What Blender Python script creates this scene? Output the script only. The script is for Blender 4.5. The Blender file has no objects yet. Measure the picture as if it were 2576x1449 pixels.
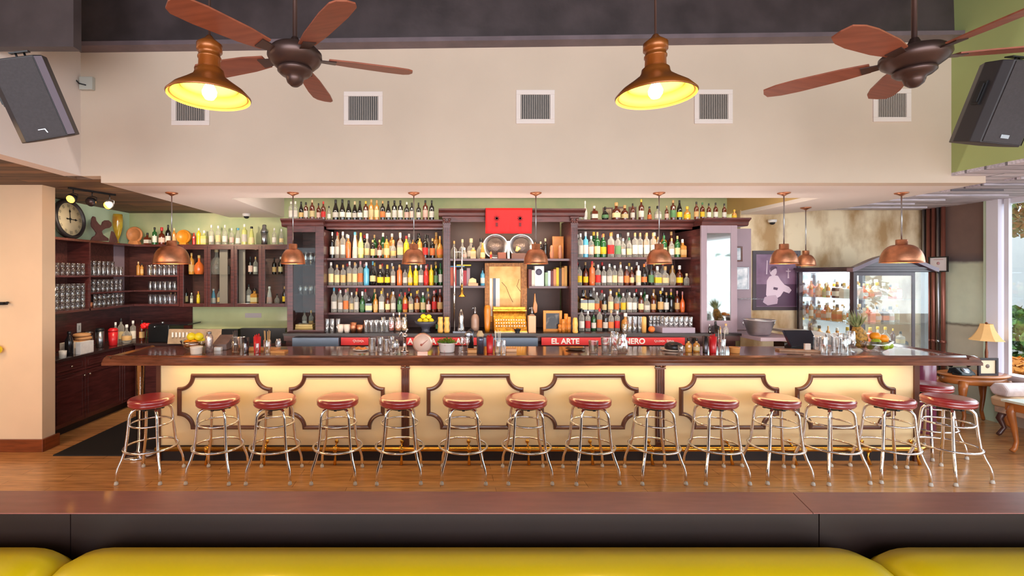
import bpy, math, random
from mathutils import Vector, Matrix
random.seed(7)
S = bpy.context.scene
COL = S.collection
PI = math.pi

# ---------------- camera, world, large lights, exposure ----------------
W_, H_ = 2576, 1449
FPX, CX, CY, CH = 1200.0, 1108.0, 690.0, 1.867   # focal length and principal point in pixels, camera height
cam_d = bpy.data.cameras.new('camera'); cam = bpy.data.objects.new('camera', cam_d); COL.objects.link(cam)
cam.location = (0, 0, CH); cam.rotation_euler = (PI/2, 0, 0)
cam_d.sensor_width = 36.0; cam_d.lens = 36.0*FPX/W_
cam_d.shift_x = (W_/2-CX)/W_; cam_d.shift_y = (CY-H_/2)/W_
cam_d.clip_start = 0.05; cam_d.clip_end = 200
S.camera = cam
S.view_settings.view_transform = 'Standard'; S.view_settings.look = 'None'
S.view_settings.exposure = 0.18; S.view_settings.gamma = 1.0
w = bpy.data.worlds.new('sky'); S.world = w; w.use_nodes = True
bg = w.node_tree.nodes['Background']; bg.inputs[0].default_value = (0.82, 0.90, 1.0, 1); bg.inputs[1].default_value = 4.6

def area(name, loc, rot, sx, sy, power, col):
    l = bpy.data.lights.new(name, 'AREA'); l.shape = 'RECTANGLE'; l.size = sx; l.size_y = sy
    l.energy = power; l.color = col
    o = bpy.data.objects.new(name, l); COL.objects.link(o); o.location = loc; o.rotation_euler = rot
    return o
def point(name, loc, power, col, r=0.04):
    l = bpy.data.lights.new(name, 'POINT'); l.energy = power; l.color = col; l.shadow_soft_size = r
    o = bpy.data.objects.new(name, l); COL.objects.link(o); o.location = loc
    return o
# daylight entering by the big side window and by the open street front behind the viewer
def portal(*a):
    o = area(*a, 1.0, (1,1,1)); o.data.cycles.is_portal = True
portal('side_window_portal', (7.25, 0.7, 1.69), (0, math.radians(90), 0), 2.2, 10.4)
portal('street_front_portal', (0.5, -4.55, 2.3), (math.radians(90), 0, 0), 13.0, 4.6)
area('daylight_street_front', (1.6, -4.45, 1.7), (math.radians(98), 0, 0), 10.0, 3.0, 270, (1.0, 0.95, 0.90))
area('left_ceiling_downlight', (-4.3, 2.2, 2.78), (0, math.radians(-18), 0), 1.6, 2.6, 110, (1.0, 0.64, 0.34))
# back bar shelf lights, plus unseen fill lamps added at recess and bar
area('recess_fill_light', (1.0, 5.52, 3.0), (math.radians(70), 0, 0), 6.4, 0.08, 22, (1.0, 0.93, 0.78))  # unseen fill added to brighten the top bottles and wall behind
area('left_bay_shelf_light', (-0.75, 6.30, 2.45), (math.radians(35), 0, 0), 1.4, 0.03, 3.2, (1.0, 0.80, 0.52))
area('right_bay_shelf_light', (2.6, 6.30, 2.45), (math.radians(35), 0, 0), 1.4, 0.03, 3.2, (1.0, 0.88, 0.72))
area('centre_bay_shelf_light', (0.92, 6.24, 2.52), (math.radians(35), 0, 0), 1.4, 0.03, 8, (1.0, 0.80, 0.55))
def spot(name, loc, tgt, power, col, ang):
    l = bpy.data.lights.new(name, 'SPOT'); l.energy = power; l.color = col; l.spot_size = math.radians(ang); l.spot_blend = 0.8; l.shadow_soft_size = 0.05
    o = bpy.data.objects.new(name, l); COL.objects.link(o); o.location = loc
    o.rotation_euler = (Vector(tgt)-Vector(loc)).to_track_quat('-Z', 'Y').to_euler(); return o
spot('track_spot', (-3.7, 5.4, 2.70), (-4.7, 6.5, 1.6), 90, (1.0, 0.80, 0.56), 95)
spot('track_spot', (-3.6, 5.6, 2.70), (-3.4, 7.2, 1.5), 90, (1.0, 0.84, 0.62), 100)
area('soffit_fill_light', (0.6, 5.36, 1.0), (math.radians(172), 0, 0), 7.4, 0.12, 62, (1.0, 0.88, 0.78))  # upward fill added behind the counter to brighten soffit underside and bottles

# ---------------- helpers ----------------
def X(px, Y): return (px-CX)*Y/FPX
def Z(py, Y): return CH-(py-CY)*Y/FPX
WO = {}
def setp(o, label=None, cat=None, group=None, kind=None):
    if label: o['label'] = label
    if cat: o['category'] = cat
    if group: o['group'] = group
    if kind: o['kind'] = kind
    return o
def thing(name, label, cat, loc=(0,0,0), rz=0, group=None, kind=None):
    o = bpy.data.objects.new(name, None); COL.objects.link(o); o.empty_display_size = 0.1
    o.location = loc; o.rotation_euler = (0,0,rz); WO[o.name] = Vector(loc)
    return setp(o, label, cat, group, kind)
class MB:
    def __init__(s): s.v=[]; s.f=[]; s.m=[]; s.sm=[]; s.mi=0
    def add(s, vs, fs, smooth=False):
        b=len(s.v); s.v.extend([tuple(p) for p in vs])
        for f in fs: s.f.append([i+b for i in f]); s.m.append(s.mi); s.sm.append(smooth)
        return s
    def box(s, x0,x1,y0,y1,z0,z1):
        if x0>x1: x0,x1=x1,x0
        if y0>y1: y0,y1=y1,y0
        if z0>z1: z0,z1=z1,z0
        v=[(x0,y0,z0),(x1,y0,z0),(x1,y1,z0),(x0,y1,z0),(x0,y0,z1),(x1,y0,z1),(x1,y1,z1),(x0,y1,z1)]
        return s.add(v,[(0,3,2,1),(4,5,6,7),(0,1,5,4),(1,2,6,5),(2,3,7,6),(3,0,4,7)])
    def lathe(s, prof, c=(0,0,0), n=16, sx=1, sy=1, rot=None, smooth=True, a0=0.0):
        v=[];f=[]
        for (r,z) in prof:
            for k in range(n):
                a=a0+2*PI*k/n; p=Vector((r*math.cos(a)*sx, r*math.sin(a)*sy, z))
                if rot is not None: p=rot@p
                v.append((p.x+c[0],p.y+c[1],p.z+c[2]))
        for i in range(len(prof)-1):
            for k in range(n):
                k2=(k+1)%n; f.append((i*n+k,i*n+k2,(i+1)*n+k2,(i+1)*n+k))
        if prof[0][0]>1e-6: f.append(tuple(range(n-1,-1,-1)))
        if prof[-1][0]>1e-6: f.append(tuple((len(prof)-1)*n+k for k in range(n)))
        s.add(v,f,smooth); return s
    def open_lathe(s, prof, c=(0,0,0), n=24, rot=None, smooth=True, a0=0.0):
        v=[];f=[]
        for (r,z) in prof:
            for k in range(n):
                a=a0+2*PI*k/n; p=Vector((r*math.cos(a), r*math.sin(a), z))
                if rot is not None: p=rot@p
                v.append((p.x+c[0],p.y+c[1],p.z+c[2]))
        for i in range(len(prof)-1):
            for k in range(n):
                k2=(k+1)%n; f.append((i*n+k,i*n+k2,(i+1)*n+k2,(i+1)*n+k))
        return s.add(v,f,smooth)
    def tube(s, pts, r, n=10, closed=False, smooth=True):
        P=[Vector(p) for p in pts]; m=len(P); v=[];f=[]
        rr = r if isinstance(r,(list,tuple)) else [r]*m
        up=Vector((0,0,1)); prev=None
        for i in range(m):
            if closed: t=(P[(i+1)%m]-P[i-1])
            elif i==0: t=P[1]-P[0]
            elif i==m-1: t=P[-1]-P[-2]
            else: t=(P[i+1]-P[i]).normalized()+(P[i]-P[i-1]).normalized()
            t.normalize()
            a = prev if prev is not None else (Vector((1,0,0)) if abs(t.z)>0.9 else up)
            a = a - t*a.dot(t)
            if a.length<1e-4: a = Vector((1,0,0))-t*t.x
            a.normalize(); b=t.cross(a); prev=a
            for k in range(n):
                q=2*PI*k/n; p=P[i]+(a*math.cos(q)+b*math.sin(q))*rr[i]; v.append(tuple(p))
        for i in range(m if closed else m-1):
            j=(i+1)%m
            for k in range(n):
                k2=(k+1)%n; f.append((i*n+k,i*n+k2,j*n+k2,j*n+k))
        if not closed: f.append(tuple(range(n-1,-1,-1))); f.append(tuple((m-1)*n+k for k in range(n)))
        return s.add(v,f,smooth)
    def prism(s, poly, axis, a, b, smooth=False):
        # poly: 2D points; axis 'x': (y,z); 'y': (x,z); 'z': (x,y)
        def mk(p,t):
            return (t,p[0],p[1]) if axis=='x' else ((p[0],t,p[1]) if axis=='y' else (p[0],p[1],t))
        n=len(poly); v=[mk(p,a) for p in poly]+[mk(p,b) for p in poly]
        f=[tuple(range(n)), tuple(range(2*n-1,n-1,-1))]
        for i in range(n): j=(i+1)%n; f.append((i,i+n,j+n,j))
        return s.add(v,f,smooth)
    def ball(s, c, r, n=12, m=8, sx=1, sy=1, sz=1, rot=None):
        prof=[(max(1e-7,r*math.sin(PI*i/m)), -r*math.cos(PI*i/m)*sz) for i in range(m+1)]
        return s.lathe(prof, c, n, sx, sy, rot)
    def ring(s, c, R, r, n=32, m=8, rz=None):
        pts=[(c[0]+R*math.cos(2*PI*k/n), c[1]+R*math.sin(2*PI*k/n), c[2]) for k in range(n)]
        return s.tube(pts, r, m, True)
    def build(s, name, mat, parent=None, origin=None, bevel=0, fix=True):
        me=bpy.data.meshes.new(name)
        if parent is not None: og=WO[parent.name]
        elif origin is not None: og=Vector(origin)
        else:
            xs=[p[0] for p in s.v]; ys=[p[1] for p in s.v]; zs=[p[2] for p in s.v]
            og=Vector(((min(xs)+max(xs))/2,(min(ys)+max(ys))/2,min(zs)))
        me.from_pydata([(p[0]-og.x,p[1]-og.y,p[2]-og.z) for p in s.v],[],s.f)
        mats = mat if isinstance(mat,(list,tuple)) else [mat]
        for m in mats: me.materials.append(m)
        me.polygons.foreach_set('material_index', s.m); me.polygons.foreach_set('use_smooth', s.sm)
        if fix:
            import bmesh
            bm=bmesh.new(); bm.from_mesh(me); bmesh.ops.recalc_face_normals(bm, faces=bm.faces); bm.to_mesh(me); bm.free()
        me.update()
        o=bpy.data.objects.new(name,me); COL.objects.link(o)
        if parent is not None: o.parent=parent
        else: o.location=og
        WO[o.name]=og
        if bevel:
            b=o.modifiers.new('bevel','BEVEL'); b.width=bevel; b.segments=2; b.limit_method='ANGLE'
        return o
def dup(root, loc=None, rz=None, parent=None):
    r=root.copy(); COL.objects.link(r)
    if parent is not None: r.parent=parent
    if loc is not None: r.location=loc
    if rz is not None: r.rotation_euler=(0,0,rz)
    for c in list(root.children): dup(c, None, None, r)
    return r
def BX(*a): return MB().box(*a)

# ---------------- materials ----------------
MC={}
def srgb(c):
    return tuple(((x/255.0)/12.92 if x/255.0<=0.04045 else (((x/255.0)+0.055)/1.055)**2.4) for x in c)
def newmat(name):
    m=bpy.data.materials.new(name); m.use_nodes=True
    return m, m.node_tree, m.node_tree.nodes['Principled BSDF']
def mat(name, rgb, rough=0.5, metal=0.0, var=0.0, scale=8.0, bump=0.0, bscale=60.0, coat=0.0, emis=None, es=0.0, stretch=(1,1,1), rgb2=None, spec=0.5, trans=0.0, alpha=1.0, detail=4, lo=0.35, hi=0.65):
    if name in MC: return MC[name]
    m,nt,b=newmat(name); c=srgb(rgb)
    b.inputs['Base Color'].default_value=(*c,1); b.inputs['Roughness'].default_value=rough; b.inputs['Metallic'].default_value=metal
    b.inputs['Coat Weight'].default_value=coat; b.inputs['Coat Roughness'].default_value=0.08; b.inputs['Specular IOR Level'].default_value=spec
    if trans: b.inputs['Transmission Weight'].default_value=trans
    if alpha<1: b.inputs['Alpha'].default_value=alpha
    tc=nt.nodes.new('ShaderNodeTexCoord'); mp=nt.nodes.new('ShaderNodeMapping'); mp.inputs['Scale'].default_value=stretch
    nt.links.new(tc.outputs['Object'],mp.inputs[0])
    if var or rgb2:
        n=nt.nodes.new('ShaderNodeTexNoise'); n.inputs['Scale'].default_value=scale; n.inputs['Detail'].default_value=detail
        nt.links.new(mp.outputs[0],n.inputs['Vector'])
        r=nt.nodes.new('ShaderNodeValToRGB'); r.color_ramp.elements[0].position=lo; r.color_ramp.elements[1].position=hi
        if rgb2: r.color_ramp.elements[0].color=(*srgb(rgb2),1); r.color_ramp.elements[1].color=(*c,1)
        else:
            r.color_ramp.elements[0].color=(*[max(0,x*(1-var)) for x in c],1); r.color_ramp.elements[1].color=(*[min(1,x*(1+var)) for x in c],1)
        nt.links.new(n.outputs[0],r.inputs[0]); nt.links.new(r.outputs[0],b.inputs['Base Color'])
    if bump:
        n2=nt.nodes.new('ShaderNodeTexNoise'); n2.inputs['Scale'].default_value=bscale; nt.links.new(mp.outputs[0],n2.inputs['Vector'])
        bp=nt.nodes.new('ShaderNodeBump'); bp.inputs['Strength'].default_value=bump; bp.inputs['Distance'].default_value=0.01
        nt.links.new(n2.outputs[0],bp.inputs['Height']); nt.links.new(bp.outputs[0],b.inputs['Normal'])
    if emis:
        b.inputs['Emission Color'].default_value=(*srgb(emis),1); b.inputs['Emission Strength'].default_value=es
    MC[name]=m; return m
# shared materials
M_wood = mat('dark mahogany', (78,36,34), 0.32, var=0.35, scale=3, stretch=(2,2,14), coat=0.25, detail=6)
M_woodh = mat('dark mahogany rails', (84,40,36), 0.3, var=0.35, scale=3, stretch=(2,14,14), coat=0.3, detail=6)
M_woodin = mat('mahogany inside', (84,44,38), 0.45, var=0.3, scale=3, stretch=(2,12,12))
M_cream = mat('cream plaster', (212,193,175), 0.75, var=0.03, scale=1.5, bump=0.05, bscale=30)
M_soffit = mat('white soffit paint', (235,222,216), 0.7, var=0.02, scale=1.2)
M_chrome = mat('chrome', (240,238,238), 0.14, 1.0, bump=0.12, bscale=25)
M_copper = mat('brushed copper', (206,142,108), 0.38, 1.0, var=0.16, scale=14, bump=0.08, bscale=60)
M_brass = mat('brass', (214,160,70), 0.22, 1.0, var=0.1, scale=10)
M_black = mat('black plastic', (22,22,26), 0.45)
M_white = mat('white porcelain', (236,232,226), 0.3)
M_steel = mat('brushed steel', (170,172,178), 0.3, 1.0)
M_gold = mat('antique gold', (205,150,60), 0.35, 1.0, var=0.3, scale=30, bump=0.4, bscale=60)
M_iron = mat('bronze painted metal', (86,66,62), 0.35, 0.6)
def glassmat(name, tint, g=0.35, rough=0.03, base=0.0):
    m=bpy.data.materials.new(name); m.use_nodes=True; nt=m.node_tree; nt.nodes.clear()
    out=nt.nodes.new('ShaderNodeOutputMaterial'); mx=nt.nodes.new('ShaderNodeMixShader')
    tr=nt.nodes.new('ShaderNodeBsdfTransparent'); tr.inputs[0].default_value=(*tint,1)
    gl=nt.nodes.new('ShaderNodeBsdfGlossy'); gl.inputs[0].default_value=(1,1,1,1); gl.inputs['Roughness'].default_value=rough
    lw=nt.nodes.new('ShaderNodeLayerWeight'); lw.inputs[0].default_value=g
    ma=nt.nodes.new('ShaderNodeMath'); ma.operation='MULTIPLY_ADD'; ma.inputs[1].default_value=1-base; ma.inputs[2].default_value=base; nt.links.new(lw.outputs['Facing'],ma.inputs[0]); nt.links.new(ma.outputs[0],mx.inputs[0]); nt.links.new(tr.outputs[0],mx.inputs[1]); nt.links.new(gl.outputs[0],mx.inputs[2]); nt.links.new(mx.outputs[0],out.inputs[0])
    MC[name]=m; return m
M_glass = glassmat('clear drinking glass', (0.96,0.96,0.96), 0.55, 0.08, 0.10)
M_pane = glassmat('flat glass pane', (0.93,0.96,0.95), 0.12, 0.01)
def objmat(name, rough, coat=0.0, metal=0.0, clear=0.0):
    m,nt,b=newmat(name); oi=nt.nodes.new('ShaderNodeObjectInfo')
    nt.links.new(oi.outputs['Color'],b.inputs['Base Color']); b.inputs['Roughness'].default_value=rough
    b.inputs['Coat Weight'].default_value=coat; b.inputs['Metallic'].default_value=metal; b.inputs['Coat Roughness'].default_value=0.05
    if clear:
        out=[n for n in nt.nodes if n.type=='OUTPUT_MATERIAL'][0]
        mx=nt.nodes.new('ShaderNodeMixShader'); tr=nt.nodes.new('ShaderNodeBsdfTransparent'); lw=nt.nodes.new('ShaderNodeLayerWeight'); lw.inputs[0].default_value=0.5
        mm=nt.nodes.new('ShaderNodeMath'); mm.operation='MULTIPLY_ADD'; mm.inputs[1].default_value=0.75; mm.inputs[2].default_value=1-clear
        nt.links.new(lw.outputs['Facing'],mm.inputs[0]); mm.use_clamp=True
        nt.links.new(mm.outputs[0],mx.inputs[0]); nt.links.new(tr.outputs[0],mx.inputs[1]); nt.links.new(b.outputs[0],mx.inputs[2]); nt.links.new(mx.outputs[0],out.inputs[0])
    MC[name]=m; return m
M_bglass = objmat('coloured bottle glass', 0.08, 0.6)
M_bclear = objmat('clear bottle glass', 0.05, 0.5, 0, 0.82)
M_blabel = objmat('printed paper label', 0.6)
M_bcap = objmat('bottle cap', 0.35)
ORD='first second third fourth fifth sixth seventh eighth ninth tenth eleventh twelfth thirteenth fourteenth fifteenth sixteenth seventeenth eighteenth nineteenth twentieth twenty-first twenty-second twenty-third twenty-fourth twenty-fifth twenty-sixth twenty-seventh twenty-eighth twenty-ninth thirtieth'.split()
def textmesh(txt, size, name, mt, loc, parent=None, align='LEFT', rz=0, depth=0.002, bold=0.0, rot=None):
    cu=bpy.data.curves.new(name,'FONT'); cu.body=txt; cu.size=size; cu.extrude=depth; cu.align_x=align; cu.offset=bold
    t=bpy.data.objects.new('t',cu); COL.objects.link(t)
    bpy.context.view_layer.update()
    me=bpy.data.meshes.new_from_object(t.evaluated_get(bpy.context.evaluated_depsgraph_get()))
    bpy.data.objects.remove(t)
    R=rot if rot is not None else Matrix.Rotation(rz,4,'Z')@Matrix.Rotation(PI/2,4,'X')
    me.transform(R)
    me.materials.clear(); me.materials.append(mt)
    o=bpy.data.objects.new(name,me); COL.objects.link(o)
    if parent is not None: o.parent=parent; o.location=Vector(loc)-WO[parent.name]
    else: o.location=loc
    WO[o.name]=Vector(loc)
    return o
# ---------------- the room ----------------
YF=4.575; YB=7.36; YR=7.0; XL=-4.8; XR=7.06; ZC=2.81; ZS=2.744; ZR=3.45; ZH=4.75
def st(mb, name, m, label, cat, bevel=0):
    return setp(mb.build(name, m, bevel=bevel), label, cat, None, 'structure')
def plankmat(name, c1, c2, rough, pw, axis='x', length=1.6, coat=0.0, gap=0.012, grain=3.0, bumpg=0.2):
    m,nt,b=newmat(name); tc=nt.nodes.new('ShaderNodeTexCoord')
    mp=nt.nodes.new('ShaderNodeMapping')
    if axis=='y': mp.inputs['Rotation'].default_value=(0,0,PI/2)
    nt.links.new(tc.outputs['Object'],mp.inputs[0])
    br=nt.nodes.new('ShaderNodeTexBrick'); br.inputs['Scale'].default_value=1.0; br.inputs['Brick Width'].default_value=length; br.inputs['Row Height'].default_value=pw
    br.inputs['Mortar Size'].default_value=gap*0.5; br.inputs['Color1'].default_value=(*srgb(c1),1); br.inputs['Color2'].default_value=(*srgb(c2),1)
    br.inputs['Mortar'].default_value=(*[x*0.35 for x in srgb(c2)],1); br.offset=0.37
    nt.links.new(mp.outputs[0],br.inputs['Vector'])
    mp2=nt.nodes.new('ShaderNodeMapping'); mp2.inputs['Scale'].default_value=(1.2,14,14); nt.links.new(mp.outputs[0],mp2.inputs[0])
    n=nt.nodes.new('ShaderNodeTexNoise'); n.inputs['Scale'].default_value=grain; n.inputs['Detail'].default_value=6; nt.links.new(mp2.outputs[0],n.inputs['Vector'])
    mx=nt.nodes.new('ShaderNodeMixRGB'); mx.blend_type='MULTIPLY'; mx.inputs[0].default_value=0.55
    r=nt.nodes.new('ShaderNodeValToRGB'); r.color_ramp.elements[0].position=0.3; r.color_ramp.elements[0].color=(0.35,0.35,0.35,1); r.color_ramp.elements[1].position=0.62; r.color_ramp.elements[1].color=(1.15,1.15,1.15,1)
    nt.links.new(n.outputs[0],r.inputs[0]); nt.links.new(br.outputs[0],mx.inputs[1]); nt.links.new(r.outputs[0],mx.inputs[2]); nt.links.new(mx.outputs[0],b.inputs['Base Color'])
    b.inputs['Roughness'].default_value=rough; b.inputs['Coat Weight'].default_value=coat; b.inputs['Coat Roughness'].default_value=0.15
    bp=nt.nodes.new('ShaderNodeBump'); bp.inputs['Strength'].default_value=bumpg; bp.inputs['Distance'].default_value=0.004; nt.links.new(br.outputs['Fac'],bp.inputs['Height']); bp.invert=True; nt.links.new(bp.outputs[0],b.inputs['Normal'])
    MC[name]=m; return m
M_floor = plankmat('oak plank floor', (214,156,98), (200,142,88), 0.26, 0.13, 'x', 1.3, 0.3, 0.004)
M_board = plankmat('weathered ceiling boards', (150,112,84), (96,78,66), 0.7, 0.14, 'x', 1.9, 0, 0.012, 4)
M_boardg = plankmat('grey weathered boards', (226,218,228), (190,182,194), 0.6, 0.16, 'x', 1.9, 0, 0.02, 4)
M_dark = mat('dark grey ceiling paint', (62,54,54), 0.5, var=0.2, scale=2.5, bump=0.1, bscale=20)
M_green = mat('mottled pale green wall', (216,216,166), 0.75, var=0, rgb2=(186,198,150), scale=2.2, detail=6)
M_leaf = mat('olive green wall paint', (172,184,120), 0.75, var=0.04, scale=2)
M_tan = mat('tan recess paint', (206,170,112), 0.75, var=0.08, scale=2)
M_conc = mat('stained concrete', (240,222,188), 0.85, rgb2=(182,148,104), scale=2.6, stretch=(1,1,0.5), detail=12, bump=0.35, bscale=9, lo=0.40, hi=0.57)
M_oaktrim = mat('stained oak trim', (128,62,30), 0.35, var=0.2, scale=3, stretch=(2,2,14))
st(BX(-9,XR+0.3,-4.5,YB+0.3,-0.12,0),'floor',M_floor,'glossy oak plank floor running under the whole bar','floor')
# high ceiling and the steel beam in front of the soffit wall
st(BX(-9,XR+0.3,-4.5,YF+0.4,ZH,ZH+0.12),'ceiling',M_dark,'dark grey painted ceiling high over the dining side','ceiling')
def shear(mb):
    mb.v=[(x,y,(z+0.0125*(x-4.0)) if z<4.5 else z) for x,y,z in mb.v]; return mb
M_dark2_=mat('dark beam paint', (70,60,62), 0.4, var=0.25, scale=3, bump=0.2, bscale=14)
bm=MB(); bm.prism([(4.545,4.13),(4.56,ZH),(4.575,ZH),(4.575,4.13)],'x',-9,7.3); st(shear(bm),'trim_1',M_dark2_,'dark painted beam web over the cream wall','beam')
bm=MB(); bm.prism([(4.455,4.135),(4.545,4.135),(4.545,4.11),(4.575,4.11),(4.575,4.085),(4.455,4.095)],'x',-9,7.3); st(shear(bm),'trim_2',mat('beam flange paint',(112,98,104),0.4,var=0.15,scale=4,bump=0.2,bscale=20),'lighter lower flange of the dark beam','beam')
bm=MB(); bm.box(-3.45,-2.77,3.60,3.68,3.585,ZH); st(bm,'trim_6',M_dark2_,'dark fascia board hanging at upper left corner','beam')

# boxed soffit wall
fw=MB(); fw.box(-3.45,XR,YF,YF+0.16,ZC,ZH); fw.box(-3.256,5.23,YF,YF+0.16,ZS,ZC)
st(fw,'wall_front',M_cream,'wide cream plaster wall above the bar holding five air vents','wall')
st(BX(-3.61,-3.45,-4.5,YF,ZC+0.0,ZH),'wall_left',M_soffit,'white side wall above the low board ceiling, behind left speaker','wall')
st(BX(4.90,5.06,-4.5,YF,ZC+0.03,ZH),'wall_right',M_leaf,'olive green side wall above the low ceiling, behind right speaker','wall')
# soffit slab over the bar with a recess over the back bar
so=MB()
so.box(-3.256,-2.41,YF+.16,YB,ZS,ZS+0.05); so.box(-2.41,4.37,YF+.16,5.48,ZS,ZS+0.05); so.prism([(4.37,YF+.16),(5.245,YF+.16),(5.38,6.30),(4.89,YR),(4.41,YR),(4.37,5.48)],'z',ZS,ZS+0.05)
st(so,'ceiling_soffit',M_soffit,'white soffit underside from which the copper pendants hang','soffit')
st(BX(-2.45,-2.41,5.48,YB,ZS+0.05,ZR),'wall_recess_left',M_soffit,'white left face of the ceiling recess above the back bar','wall')
rw=MB(); rw.prism([(4.37,5.48),(4.42,YB),(4.47,YB),(4.42,5.48)],'z',ZS+0.05,ZR); st(rw,'wall_recess_right',M_tan,'tan right face of the ceiling recess above the back bar','wall')
st(BX(-2.45,4.47,5.42,YB,ZR,ZR+0.06),'ceiling_recess',M_soffit,'pale lid of the recess above the back bar','ceiling')
st(BX(-2.41,4.37,5.42,5.48,ZS+0.05,ZR),'wall_recess_front',M_soffit,'inner face of the recess above the back bar','wall')
st(BX(-2.41,4.40,YB-0.10,YB-0.02,3.04,3.12),'trim_3',M_dark,'dark strip for soffit edge shade above the back bar wall','trim')  # dark strip put in as the shadow along the soffit edge
# low ceilings
cl_=MB(); cl_.box(-9,-3.61,-4.5,YB+.2,ZC,ZC+.1); cl_.box(-3.61,-3.45,-4.5,YB+.2,ZC-.004,ZC) if False else cl_.box(-3.61,-3.256,YF+.16,YB+.2,ZC,ZC+.1); st(cl_,'ceiling_left',M_board,'low ceiling of weathered brown boards at left','ceiling')
cr=MB(); cr.box(4.90,XR,-4.5,YF,ZC,ZC+0.03); cr.prism([(5.23,YF),(XR,YF),(XR,YR),(4.89,YR),(5.38,6.30)],'z',ZC-.001,ZC+0.0)
st(cr,'ceiling_right',M_boardg,'low ceiling of pale grey weathered boards at right','ceiling')
cg=MB()
random.seed(3)
for k in range(17):
    y0=1.2+k*0.34; x0=5.45+random.uniform(-0.1,0.25); x1=x0+random.uniform(0.5,1.3)
    if y0>YF and x0<5.6: x0=5.6
    cg.box(x0,min(x1,XR-0.02),y0,y0+random.uniform(0.10,0.20),ZC-0.022,ZC)
st(cg,'trim_4',M_boardg,'rough raised slats on the grey board ceiling at right','trim')
# walls around the bar
st(BX(XL-0.15,4.70,YB,YB+0.15,0,ZR+0.1),'wall_back',M_green,'pale green wall behind the back bar shelves','wall')
st(BX(XL-0.15,XL,4.9,YB,0,ZC),'wall_side_left',mat('pale aqua wall',(208,234,208),0.75,var=0.04,scale=2),'pale aqua wall behind the clock and rooster','wall')
wr=MB(); wr.box(4.40,XR+0.15,YR,YR+0.15,0,ZC); st(wr,'wall_back_right',M_conc,'stained beige concrete wall behind the framed photograph','wall')
# side wall at right: dark upper patch, pale middle, rough base
def sidewall_mat():
    m,nt,b=newmat('patched side wall'); tc=nt.nodes.new('ShaderNodeTexCoord'); sp=nt.nodes.new('ShaderNodeSeparateXYZ'); nt.links.new(tc.outputs['Object'],sp.inputs[0])
    n=nt.nodes.new('ShaderNodeTexNoise'); n.inputs['Scale'].default_value=3; n.inputs['Detail'].default_value=8; nt.links.new(tc.outputs['Object'],n.inputs['Vector'])
    ad=nt.nodes.new('ShaderNodeMath'); ad.operation='MULTIPLY_ADD'; ad.inputs[1].default_value=0.10; nt.links.new(n.outputs[0],ad.inputs[0]); nt.links.new(sp.outputs['Z'],ad.inputs[2])
    dv=nt.nodes.new('ShaderNodeMath'); dv.operation='DIVIDE'; dv.inputs[1].default_value=3.0; nt.links.new(ad.outputs[0],dv.inputs[0])
    r=nt.nodes.new('ShaderNodeValToRGB'); e=r.color_ramp.elements
    e[0].position=0; e[0].color=(*srgb((196,186,164)),1); e[1].position=1; e[1].color=(*srgb((140,112,102)),1)
    for p,c in ((0.405,(206,198,174)),(0.415,(112,100,86)),(0.425,(216,222,196)),(0.685,(218,224,198)),(0.70,(104,92,94)),(0.74,(130,106,98))):
        q=e.new(p); q.color=(*srgb(c),1)
    nt.links.new(dv.outputs[0],r.inputs[0])
    mx=nt.nodes.new('ShaderNodeMixRGB'); mx.blend_type='MULTIPLY'; mx.inputs[0].default_value=0.22
    n2=nt.nodes.new('ShaderNodeTexNoise'); n2.inputs['Scale'].default_value=6; n2.inputs['Detail'].default_value=8; nt.links.new(tc.outputs['Object'],n2.inputs['Vector'])
    nt.links.new(r.outputs[0],mx.inputs[1]); nt.links.new(n2.outputs[0],mx.inputs[2]); nt.links.new(mx.outputs[0],b.inputs['Base Color']); b.inputs['Roughness'].default_value=0.8
    return m
M_sidew=sidewall_mat()
sw=MB(); sw.box(XR,XR+0.15,6.12,YR,0,ZC); st(sw,'wall_side_right',M_sidew,'patched wall with dark upper patch beside the copper pipes','wall')
sw=MB(); sw.box(XR,XR+0.15,-4.5,6.12,ZC,ZH); st(sw,'wall_over_window',M_leaf,'wall above the large side window','wall')
sw=MB(); sw.box(XR,XR+0.15,-4.5,6.12,0,0.55); st(sw,'wall_under_window',M_cream,'low wall under the large side window','wall')
# window 1: frame, mullions, glass
M_wfr=mat('white window frame',(226,222,232),0.4)
wf=MB(); wf.box(XR-0.06,XR+0.03,5.99,6.12,0.55,ZC); wf.box(XR-0.02,XR+0.02,5.91,5.96,0.60,ZC)
for yy in (3.9,1.6,-0.8): wf.box(XR-0.02,XR+0.05,yy-0.04,yy+0.04,0.60,ZC)
wf.box(XR-0.04,XR+0.15,-4.5,6.0,0.55,0.62); wf.box(XR,XR+0.12,-4.5,6.0,ZC-0.06,ZC)
wn=st(wf,'window_1',M_wfr,'large white framed side window looking on green hedge','window')
BX(XR+0.0,XR+0.006,-4.5,5.91,0.62,ZC-0.06).build('pane',M_pane,wn)
st(BX(XR-0.05,XR,6.0,6.16,0,ZC),'trim_5',mat('pale green pilaster',(196,212,186),0.6),'pale green wall pilaster next to the window frame','trim')
# street front behind the viewer and the far left end wall
sf=MB(); sf.box(-9,-5.9,-4.62,-4.5,0,ZH); sf.box(-9,XR+.3,-4.62,-4.5,4.3,ZH); sf.box(-5.9,XR+.3,-4.62,-4.5,0,0.5)
for k in range(8): sf.box(-5.9+1.85*k-.05,-5.9+1.85*k+.05,-4.6,-4.5,.5,4.3)
sf.box(-5.9,XR+.3,-4.58,-4.52,2.5,2.62); st(sf,'window_2',M_wfr,'framed street front behind the viewer','window')
st(BX(-9.15,-9,-4.6,YB+.2,0,ZH),'wall_far_left',M_cream,'far left end wall of the dining side','wall')
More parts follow.
